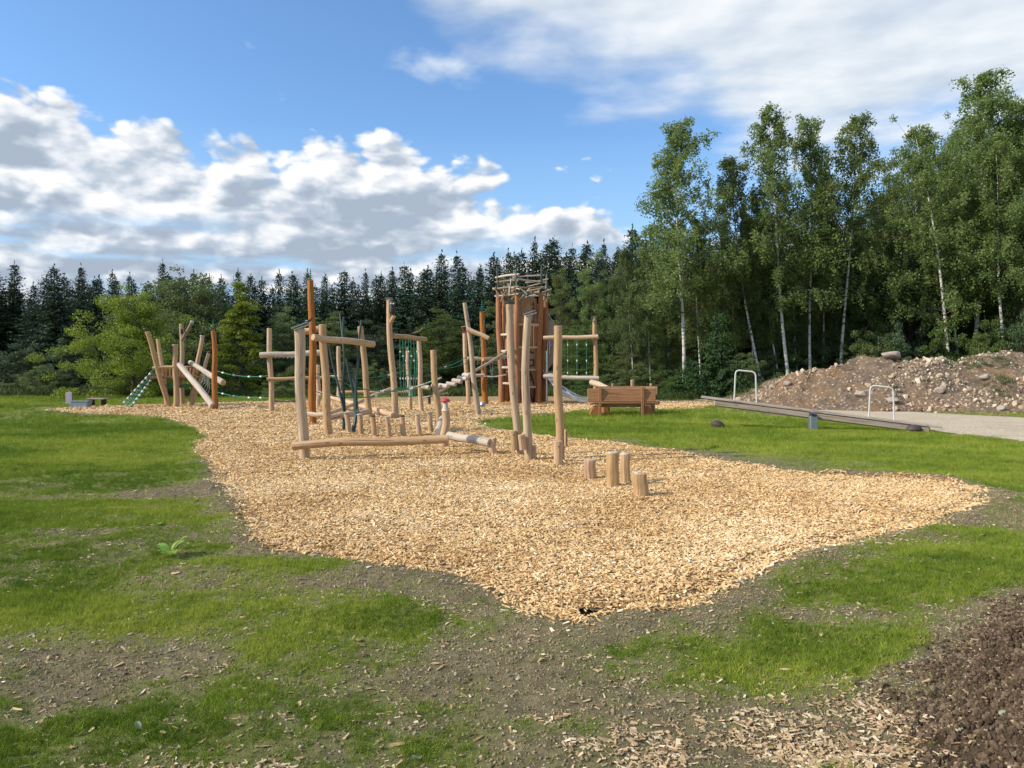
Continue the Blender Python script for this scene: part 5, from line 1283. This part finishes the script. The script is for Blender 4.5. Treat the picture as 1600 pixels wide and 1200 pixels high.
def broad_proto(seed, H, R, shape='birch', nleaf=26000, leaf=.13, trunk_r=.11, base=.25, ncl=120, birch=False, stems=1):
    """trunk, limbs that reach each leaf cluster, leaves gathered in clusters"""
    rr = np.random.default_rng(seed); paths = []; CL = []; CR = []
    for s in range(stems):
        bx_, by_2 = (rr.normal(0, .5, 2) if s else (0, 0)); lean = rr.normal(0, .03, 2); zt = np.linspace(0, H * (.97 if s == 0 else .85), 10)
        wv = rr.random() * 6
        tx = bx_ + lean[0] * zt + np.sin(zt * .45 + wv) * .10 * min(1, H / 8); ty_ = by_2 + lean[1] * zt + np.cos(zt * .38 + wv) * .10 * min(1, H / 8)
        tr = np.stack([tx, ty_, zt], 1); tr[0, 2] = -.3; paths.append((tr, np.maximum(trunk_r * (1 - zt / H) ** .75, .012)))
        m = ncl // stems
        for i in range(m):
            q = base + (1 - base) * rr.random() ** (.85 if shape == 'birch' else 1.0)
            u = (q - base) / (1 - base)
            if shape == 'birch': prof = min(1, (u / .22) ** .7) * (1 - u) ** .62 * 1.15 + .06
            elif shape == 'cone': prof = (1 - u) ** .75 * 1.05 + .04
            elif shape == 'low': prof = math.sqrt(max(0, 1 - (max(u - .25, 0) / .75) ** 2)) * .98 + .02
            else: prof = math.sqrt(max(0, 1 - (2 * u - 1) ** 2)) ** .8
            a = rr.random() * 6.28; r = R * prof * math.sqrt(rr.uniform(.10, 1.0)) * min(1.5, rr.lognormal(-.05, .22)) * (1 + .22 * math.sin(a * 2 + seed) * math.cos(q * 9 + seed))
            z = q * H * (1 + .16 * math.sin(a * 1.7 + seed * 2.3)) * min(1.25, rr.lognormal(-.03, .10)); t0 = np.array([np.interp(z * .82, zt, tx), np.interp(z * .82, zt, ty_), max(z * .82 - .1 * r, .1)])
            e = np.array([np.interp(z, zt, tx) + math.cos(a) * r, np.interp(z, zt, ty_) + math.sin(a) * r, z + (.1 * r if shape == 'birch' else 0)])
            mid = (t0 + e) / 2 + np.array([0, 0, .12 * r]) + rr.normal(0, .05, 3); paths.append((np.array([t0, mid, e]), [.012 + .018 * (1 - q) * min(1, H / 8), .012, .004]))
            CL.append(e); CR.append((.11 + .11 * rr.random()) * R * (1.0 if shape != 'birch' else (.75 + .6 * (1 - u))))
    CL = np.array(CL); CR = np.array(CR); w_ = CR ** 2 * rr.uniform(.5, 1.6, len(CR)); idx_ = rr.choice(len(CL), nleaf, p=w_ / w_.sum())
    d = rand_unit(rr, nleaf) * (rr.random(nleaf) ** .45)[:, None] * CR[idx_][:, None]
    if shape == 'birch': d[:, 2] *= 1.25; d[:, 2] -= np.abs(rr.normal(0, .25, nleaf)) * CR[idx_]     # drooping twigs
    else: d[:, 2] *= .62
    c = CL[idx_] + d; c = c[c[:, 2] > .05]
    v, f = leaf_cards(c, leaf, rr); crown = raw_mesh('crown', v, f)
    tv, tf = tubes(paths, 6); trunk = raw_mesh('trunk', tv, tf, None, True); return trunk, crown, H
def birch_proto(seed, H=16.0, R=2.6, nb=74, base=.30, leaf=.12):
    rr = np.random.default_rng(seed); zt = np.linspace(0, H * .98, 12); wv = rr.random() * 6
    tx = np.sin(zt * .35 + wv) * .16 + rr.normal(0, .01) * zt; ty_ = np.cos(zt * .31 + wv) * .16; tx -= tx[0]; ty_ -= ty_[0]
    tr = np.stack([tx, ty_, zt], 1); tr[0, 2] = -.3; stem = [(tr, np.maximum(.098 * (1 - zt / H) ** .8, .012))]; limbs = []; LC = []
    for i in range(nb):
        u = (i + rr.random()) / nb; q = base + (1 - base) * u; z0 = q * H * .96
        prof = min(1, (u / .16) ** .6 + .15) * (1 - u) ** .55 + .10; L = R * prof * rr.lognormal(0, .28)
        a = i * 2.4 + rr.normal(0, .5); el_ = .45 + .55 * u + rr.normal(0, .15); d = np.array([math.cos(a) * math.cos(el_), math.sin(a) * math.cos(el_), math.sin(el_)])
        o = np.array([np.interp(z0, zt, tx), np.interp(z0, zt, ty_), z0]); uu = np.linspace(0, 1, 5)[:, None]
        pts = o + d * L * uu * 1.15 + np.array([0, 0, -1]) * L * .35 * uu ** 2.2 + rr.normal(0, .03, (5, 3)) * uu; limbs.append((pts, .028 * (1 - .8 * uu[:, 0]) * (1.1 - .7 * u) + .003))
        for k in range(int(7 + 12 * L / R)):
            s_ = rr.uniform(.22, 1.05); p = np.array([np.interp(s_, uu[:, 0], pts[:, j]) for j in range(3)]) + rr.normal(0, .16, 3) * (L / R + .3)
            hl = rr.uniform(.25, .95) * (.45 + .55 * (1 - u)); m = int(16 + 20 * hl); dr = rr.random(m)
            sw = np.array([math.cos(a), math.sin(a), 0]) * rr.uniform(-.05, .25)
            c = p + np.stack([sw[0] * dr, sw[1] * dr, -hl * dr], 1) + rr.normal(0, .085, (m, 3)) + np.array([0, 0, .12]); LC.append(c)
    c = np.concatenate(LC); v, f = leaf_cards(c, leaf, rr, .62)
    tv, tf = tubes(stem, 8); lv, lf = tubes(limbs, 4)
    trunk = raw_mesh('trunk', np.concatenate([tv, lv]), np.concatenate([tf, lf + len(tv)]), None, True)
    trunk['nstem'] = len(tf); print('birch leaves', len(c)); return trunk, raw_mesh('crown', v, f), H
PROTO = {}
def proto(key, fn, *a, **k): PROTO[key] = fn(*a, **k)
MESHC = {}
def mesh_of(key, which, mat):
    k = (key, which, mat.name)
    if k not in MESHC:
        me = PROTO[key][0 if which == 'trunk' else 1]
        if len(me.materials): me = me.copy()
        me.materials.clear(); me.materials.append(mat); me.name = which; MESHC[k] = me
        if which == 'trunk' and 'nstem' in me:
            me.materials.append(M['bark']); mi = np.ones(len(me.polygons), np.int32); mi[:me['nstem']] = 0; me.polygons.foreach_set('material_index', mi)
    return MESHC[k]
def tree(name, key, X, Y, h, wscale, leafm, barkm, label, cat, group=None, lean=(0, 0), z=0.0):
    me_t = mesh_of(key, 'trunk', M[barkm]); me_c = mesh_of(key, 'crown', M[leafm]); H = PROTO[key][2]; s = h / H
    t = thing(name, Vector((X, Y, z)), label, cat, group); t.scale = (s * wscale, s * wscale, s); t.rotation_euler = (lean[1], lean[0], random.random() * 6.28)
    # lean is applied in world axes after the random turn
    t.rotation_mode = 'QUATERNION'; q = Euler((lean[1], lean[0], 0)).to_quaternion() @ Euler((0, 0, random.random() * 6.28)).to_quaternion(); t.rotation_quaternion = q
    for nm, me_ in (('trunk', me_t), ('crown', me_c)):
        o = bpy.data.objects.new(nm, me_); COL.objects.link(o); o.parent = t
    return t
def hgt(py, Y): return float(P(800, py, Y)[2])
def xat(px, Y): return float(P(px, 600, Y)[0])
random.seed(99)
for i in range(5): proto('spruce%d' % i, spruce_proto, 100 + i, 12.0, 2.6 + .35 * (i % 3), 44, 1.2, [.25, .38, .15, .3, .2][i])
proto('youngspruce', spruce_proto, 301, 4.2, 2.0, 30, 1.7, .12, .02, (.34, .15))
for i in range(5): proto('birch%d' % i, birch_proto, 200 + i, 16.0, 2.6, [82, 92, 72, 84, 60][i], [.33, .28, .40, .30, .26][i])
for i in range(3): proto('wood%d' % i, broad_proto, 220 + i, 12.0, 3.3, 'round', 42000, .135, .12, .06, 330)
for i in range(3): proto('bush%d' % i, broad_proto, 240 + i, 3.0, 1.9, 'low', 15000, .10, .05, .03, 110)
proto('cone', broad_proto, 260, 6.0, 1.7, 'cone', 26000, .11, .10, .04, 170)
proto('sprawl', broad_proto, 261, 5.5, 3.6, 'low', 42000, .12, .12, .03, 190)

LM = [(28, 'leftmost grey green bush'), (205, 'wide yellow green tree'), (230, 'bird topped leaning post'), (283, 'forked grey post'), (333, 'orange spike mast'), (421, 'slender frame'), (485, 'tallest orange mast'), (563, 'green branches'), (610, 'owl post'), (677, 'flat topped post'), (728, 'tilted post'), (753, 'shorter orange mast'),
      (814, 'tower'), (872, 'thick animal topped post'), (929, 'slim finial post'), (978, 'bench'), (1065, 'isolated front birch'), (1122, 'broad young spruce'), (1170, 'upper hoop handle'), (1270, 'seesaw pivot'), (1385, 'lower hoop handle'), (1420, 'flat boulder'), (1500, 'long leaning birch'), (1580, 'last birch trunk')]
ORD = ['first', 'second', 'third', 'fourth', 'fifth', 'sixth', 'seventh', 'eighth', 'ninth']
def rel(kind, pxs, tail):
    """one label per pixel column, told apart by the landmark it stands nearest to"""
    near = [min(LM, key=lambda l: abs(l[0] - p)) for p in pxs]; out = [None] * len(pxs)
    for l in LM:
        for side, word in ((-1, 'left'), (1, 'right')):
            ids = sorted([i for i, p in enumerate(pxs) if near[i] is l and (p >= l[0]) == (side > 0)], key=lambda i: abs(pxs[i] - l[0]))
            for k, i in enumerate(ids): out[i] = '%s %s, %s to the %s of the %s' % (kind, tail, ORD[min(k, 8)], word, l[1])
    return out
# spruce edge of the forest: tips read along the skyline
TIPS = [(-38, 425), (-12, 405), (25, 415), (52, 440), (90, 422), (127, 420), (150, 432), (178, 428), (205, 428), (232, 440), (255, 413), (280, 432), (305, 432), (330, 438), (350, 436), (370, 422), (390, 436), (408, 434), (438, 425), (462, 432), (483, 424), (510, 428), (537, 423),
        (556, 436), (570, 430), (592, 432), (612, 420), (640, 412), (668, 424), (690, 393), (718, 403), (748, 418), (770, 405), (795, 400), (815, 392), (835, 382), (868, 374), (890, 392), (911, 384), (930, 396), (945, 385), (964, 388), (990, 362), (1012, 352), (1035, 380), (1060, 388)]
SPG = 'dark spruces along the forest edge'
TL = rel('dark spruce', [a for a, b in TIPS], 'tip')
for i, (px, py) in enumerate(TIPS):
    Y = 70 + random.uniform(-4, 4); h = hgt(py + random.uniform(-5, 7), Y)
    lab = {(690, 393): 'spruce with the highest tip between owl post and birdhouse post', (255, 413): 'spruce with the highest tip left of the bright conical tree', (25, 415): 'bare topped spruce rising farthest left on the skyline',
           (1012, 352): 'tallest spruce, standing right against the first birch'}.get((px, py), TL[i])
    tree('spruce_tree', 'spruce%d' % (i % 5), xat(px, Y), Y, h, random.uniform(.72, 1.35), 'spruce_l', 'bark', lab, 'spruce', SPG, (random.gauss(0, .018), random.gauss(0, .018)))
for row, (Y0, dpy) in enumerate(((75, 14), (80, 26))):
    for px in range(-60 + row * 13, 1120, 27):
        Y = Y0 + random.uniform(-2, 2); tip = np.interp(px + 7, [a for a, b in TIPS], [b for a, b in TIPS]) + dpy + random.uniform(-8, 20)
        tree('spruce_tree', 'spruce%d' % random.randrange(5), xat(px, Y), Y, hgt(tip, Y), random.uniform(1.05, 1.35), 'spruce_l', 'bark', 'tall dark spruce in the dense forest edge beyond the playground', 'spruce', SPG)
for px in range(1080, 1640, 40):
    Y = 76 + random.uniform(-3, 3); tree('spruce_tree', 'spruce%d' % random.randrange(5), xat(px, Y), Y, hgt(random.uniform(400, 440), Y), random.uniform(1.1, 1.4), 'spruce_l', 'bark', 'dark spruce standing in deep shade behind the birches', 'spruce', 'spruces behind the birches')
# left: trees in front of the spruces
def T_(name, key, px, top, Y, wpx, leafm, label, cat='tree', group=None, barkm='bark', R=None, lean=(0, 0)):
    h = hgt(top, Y); H = PROTO[key][2]; r0 = {'sprawl': 3.6, 'cone': 1.7, 'bush': 1.9, 'wood': 3.3, 'birch': 2.5, 'youn': 2.0}[[k for k in ('sprawl', 'cone', 'bush', 'wood', 'birch', 'youn') if key.startswith(k)][0]]
    want = wpx / 2 * Y / F; return tree(name, key, xat(px, Y), Y, h, want / (r0 * h / H), leafm, barkm, label, cat, group, lean)
T_('broadleaf_tree', 'sprawl', 212, 482, 42, 178, 'bright_l', 'wide yellow green tree left of the leaning post platform')
T_('broadleaf_tree', 'sprawl', 298, 458, 50, 215, 'dull_l', 'tall dull green spreading tree behind the leaning posts')
T_('broadleaf_tree', 'cone', 381, 478, 45, 112, 'bright_l', 'bright conical tree behind the ropes right of the orange spike mast')
T_('bush', 'bush0', 28, 546, 52, 100, 'bush_l', 'rounded grey green bush farthest left under the spruces', 'bush')
T_('bush', 'bush1', 100, 541, 50, 90, 'bush_l', 'rounded grey green bush between the leftmost bush and the yellow green tree', 'bush')
T_('bush', 'bush2', 62, 575, 47, 70, 'dull_l', 'low bush in the gap between two rounder grey green ones', 'bush')
MG = 'broadleaf trees below the spruces'
for px, top, Y, wp, mt, lab in ((448, 500, 52, 80, 'dull_l', 'mid green tree behind the slender post frame'), (520, 508, 54, 90, 'dull_l', 'mid green tree behind the green painted branches'), (588, 520, 54, 80, 'bush_l', 'darker tree behind the owl post foot'), (690, 505, 50, 115, 'bright2', 'light green rounded tree between owl post and birdhouse post'),
                              (745, 545, 53, 60, 'bush_l', 'low dark tree behind the orange fir mast'), (440, 590, 40, 66, 'dull_l', 'small round bush behind the foot of the slender frame')):
    if mt == 'bright2' and mt not in M: M['bright2'] = leafmat('light_green_leaves', (.070, .115, .018), (.135, .20, .032), .35)
    T_('broadleaf_tree', random.choice(['wood0', 'wood1', 'wood2']) if top < 570 else 'bush1', px, top, Y, wp, mt, lab, 'tree' if top < 570 else 'bush', MG)
# middle right: lighter trees behind the tower
MG = 'pale green trees right of the tower'
for px, top, Y, wp, mt, lab in ((800, 470, 56, 90, 'dull_l', 'green tree hidden behind the tower'), (878, 448, 55, 70, 'birch_l', 'green tree just right of the stick nest'), (925, 430, 54, 66, 'birch_l', 'pale green tree above the slim finial post'), (968, 440, 55, 60, 'birch_l', 'pale green tree over the bench'),
                              (1010, 425, 53, 84, 'birch_l', 'fuller pale green tree left of the first white birch trunk'), (905, 520, 50, 80, 'broad_l', 'darker tree behind the hanging green ropes'), (985, 500, 48, 70, 'dull_l', 'lower tree behind the bench end'), (1040, 480, 49, 60, 'birch_l', 'leafy tree around the foot of the first birch')):
    T_('broadleaf_tree', random.choice(['wood0', 'wood1', 'wood2']), px, top, Y, wp, mt, lab, 'tree', MG)
# birches: (base px, top px, top py, Y, crown px width)
BG = 'birches behind the earth heap'
for i, (bx_, tx_, ty_, Y, wp, lab) in enumerate([(1068, 1062, 180, 44, 130, 'isolated front birch with bright white trunk, left of the gap'), (1096, 1088, 335, 45, 62, 'low slim birch close to the isolated front birch'), (1192, 1138, 235, 45, 96, 'birch leaning strongly away from the heap, between the hoop handle and gap'),
        (1236, 1190, 163, 44, 118, 'tall dense topped birch with clearly visible slanting trunk'), (1222, 1175, 300, 46, 70, 'slim birch just beside the tall dense topped one'), (1268, 1256, 178, 45, 104, 'straight birch in the middle of the row with rounded top'),
        (1284, 1292, 260, 47, 70, 'thin straight birch close behind the middle one'), (1312, 1328, 172, 45, 108, 'thin crowned birch with sky showing through its top'), (1360, 1368, 300, 49, 86, 'shorter birch in the dip of the canopy'), (1490, 1418, 190, 43, 120, 'birch leaning left with long pale trunk above the heap'),
        (1505, 1470, 260, 45, 90, 'second leaning birch right beside the long pale trunk'), (1522, 1522, 108, 45, 150, 'tallest birch, highest crown of the whole group'), (1580, 1545, 200, 42, 110, 'birch with pale trunk rising from the heap top near the picture edge'), (1625, 1600, 150, 44, 130, 'birch cut by the picture edge'), (1690, 1680, 130, 44, 130, 'birch beyond the picture edge, only leaf tips reach in')]):
    h = hgt(ty_, Y); lx = (tx_ - bx_) / F * Y / h
    tree('birch_tree', 'birch%d' % (i % 5), xat(bx_, Y), Y, h / math.cos(math.atan(lx)), (wp / 2 * Y / F) / (2.05 * h / 16), 'birch_l' if i not in (11,) else 'birch_l', 'birchbark', lab, 'birch', BG, (math.atan(lx), 0))
SBX = [1155, 1175, 1210, 1250, 1277, 1300, 1335, 1392, 1412, 1448, 1465, 1535, 1560, 990, 1018, 1045]; SBL = rel('thin shaded birch', SBX, 'in the wood')
for i in range(16):
    px = SBX[i]; Y = 47 + random.uniform(-1, 3)
    tree('birch_tree', 'birch%d' % (i % 5), xat(px, Y), Y, hgt(random.uniform(330, 420), Y), random.uniform(.75, 1.1), 'dull_l', 'birchbark', SBL[i], 'birch', 'shaded birches inside the wood', (random.uniform(-.08, .05), 0))
WG = 'dark broadleaf trees filling the wood'
WX = [1075 + i * 19 + random.uniform(-8, 8) for i in range(34)]; WL = rel('dark leafy tree', WX, 'filling the wood')
for i in range(34):
    px = WX[i]; Y = random.uniform(50, 57); top = np.interp(px, [1075, 1130, 1200, 1360, 1400, 1480, 1600, 1700], [430, 390, 350, 380, 300, 230, 215, 200]) + random.uniform(-15, 70)
    T_('broadleaf_tree', 'wood%d' % (i % 3), px, top, Y, random.uniform(95, 140), random.choice(['broad_l', 'broad_l', 'dull_l', 'birch_l']), WL[i], 'tree', WG)
T_('young_spruce', 'youngspruce', 1122, 492, 38, 98, 'spruce_g', 'low broad young spruce with layered green boughs beside the raised seesaw end', 'spruce')
T_('young_spruce', 'youngspruce', 1075, 560, 40, 70, 'spruce_g', 'smaller young spruce tucked at the foot of the broad one', 'spruce')
# understory bushes
UG = 'bushes at the foot of the wood'
UB = [(880, 585, 46, 60), (915, 590, 44, 60), (955, 588, 44, 62), (995, 575, 43, 70), (1035, 578, 42, 70), (1060, 590, 40, 50), (1160, 560, 43, 70), (1200, 548, 46, 80), (1245, 535, 47, 90), (1300, 515, 47, 90), (1225, 500, 49, 90), (1285, 470, 50, 100), (1355, 530, 43, 80), (1400, 520, 42, 80), (1455, 525, 42, 70), (1540, 515, 41, 80), (1595, 505, 40, 90), (1650, 500, 40, 90),
                                     (1420, 430, 46, 120), (1590, 400, 43, 110), (1350, 470, 46, 90)]; UL = rel('leafy bush', [u[0] for u in UB], 'at the wood edge')
for i, (px, top, Y, wp) in enumerate(UB):
    T_('bush', 'bush%d' % (i % 3), px, top, Y, wp, random.choice(['broad_l', 'bush_l', 'fern_l', 'dull_l']), UL[i], 'bush', UG)
HL = rel('low hedge bush', list(range(470, 880, 34)), 'beyond the playground')
for i, px in enumerate(list(range(470, 880, 34))):
    T_('bush', 'bush%d' % (i % 3), px, random.uniform(570, 592), 47 + random.uniform(0, 3), random.uniform(50, 70), random.choice(['bush_l', 'dull_l', 'bush_l']), HL[i], 'bush', 'low bushes beyond the playground')
FL = rel('very low bush', list(range(-30, 420, 40)), 'under the forest')
for i, px in enumerate(list(range(-30, 420, 40))):
    T_('bush', 'bush%d' % (i % 3), px, random.uniform(592, 606), 47 + random.uniform(0, 3), random.uniform(56, 80), random.choice(['bush_l', 'dull_l', 'bush_l']), FL[i], 'bush', 'low bushes at the far left')
# rough herbs along the far edges (uncountable)
n = 26000; x = RNG.uniform(-32, 30, n); y = RNG.uniform(38, 50, n); k = (fbm(x * .4, y * .6, 3, 800) > .40) & ((y > 42) | (x > 6)) & ~((np.abs(x - 14) < 14) & (y < 36)); x, y = x[k], y[k]; n = len(x); s = .42 * RNG.lognormal(0, .3, n)
M['herb'] = inst_mat('rough_herbs', [(0, (.045, .075, .018)), (.6, (.09, .135, .030)), (1, (.16, .20, .05))], .7, .3)
scatter('undergrowth', np.stack([x, y, 0 * x], 1), np.stack([RNG.normal(0, .15, n), RNG.normal(0, .15, n), RNG.uniform(0, 6.28, n)], 1), np.stack([s * 1.5, s * 1.5, s], 1), RNG.random(n), 'tuft', M['herb'], 'rough tall grass and herbs before the forest edge', 'undergrowth')
n = 7000; x = RNG.uniform(9, 27, n); y = RNG.uniform(26, 37, n); k = (fbm(x * .5, y * .5, 3, 810) > .62) | ((y > 33.5) & (RNG.random(n) < .5)); x, y = x[k], y[k]; z = heap_h(x, y); k = z > .1; x, y, z = x[k], y[k], z[k]; n = len(x); s = .16 * RNG.lognormal(0, .4, n)
scatter('heap_weeds', np.stack([x, y, z], 1), np.stack([RNG.normal(0, .2, n), RNG.normal(0, .2, n), RNG.uniform(0, 6.28, n)], 1), np.stack([s * 1.6, s * 1.6, s], 1), RNG.random(n), 'tuft', M['herb'], 'sparse green weeds sprouting on the earth heap', 'weeds')
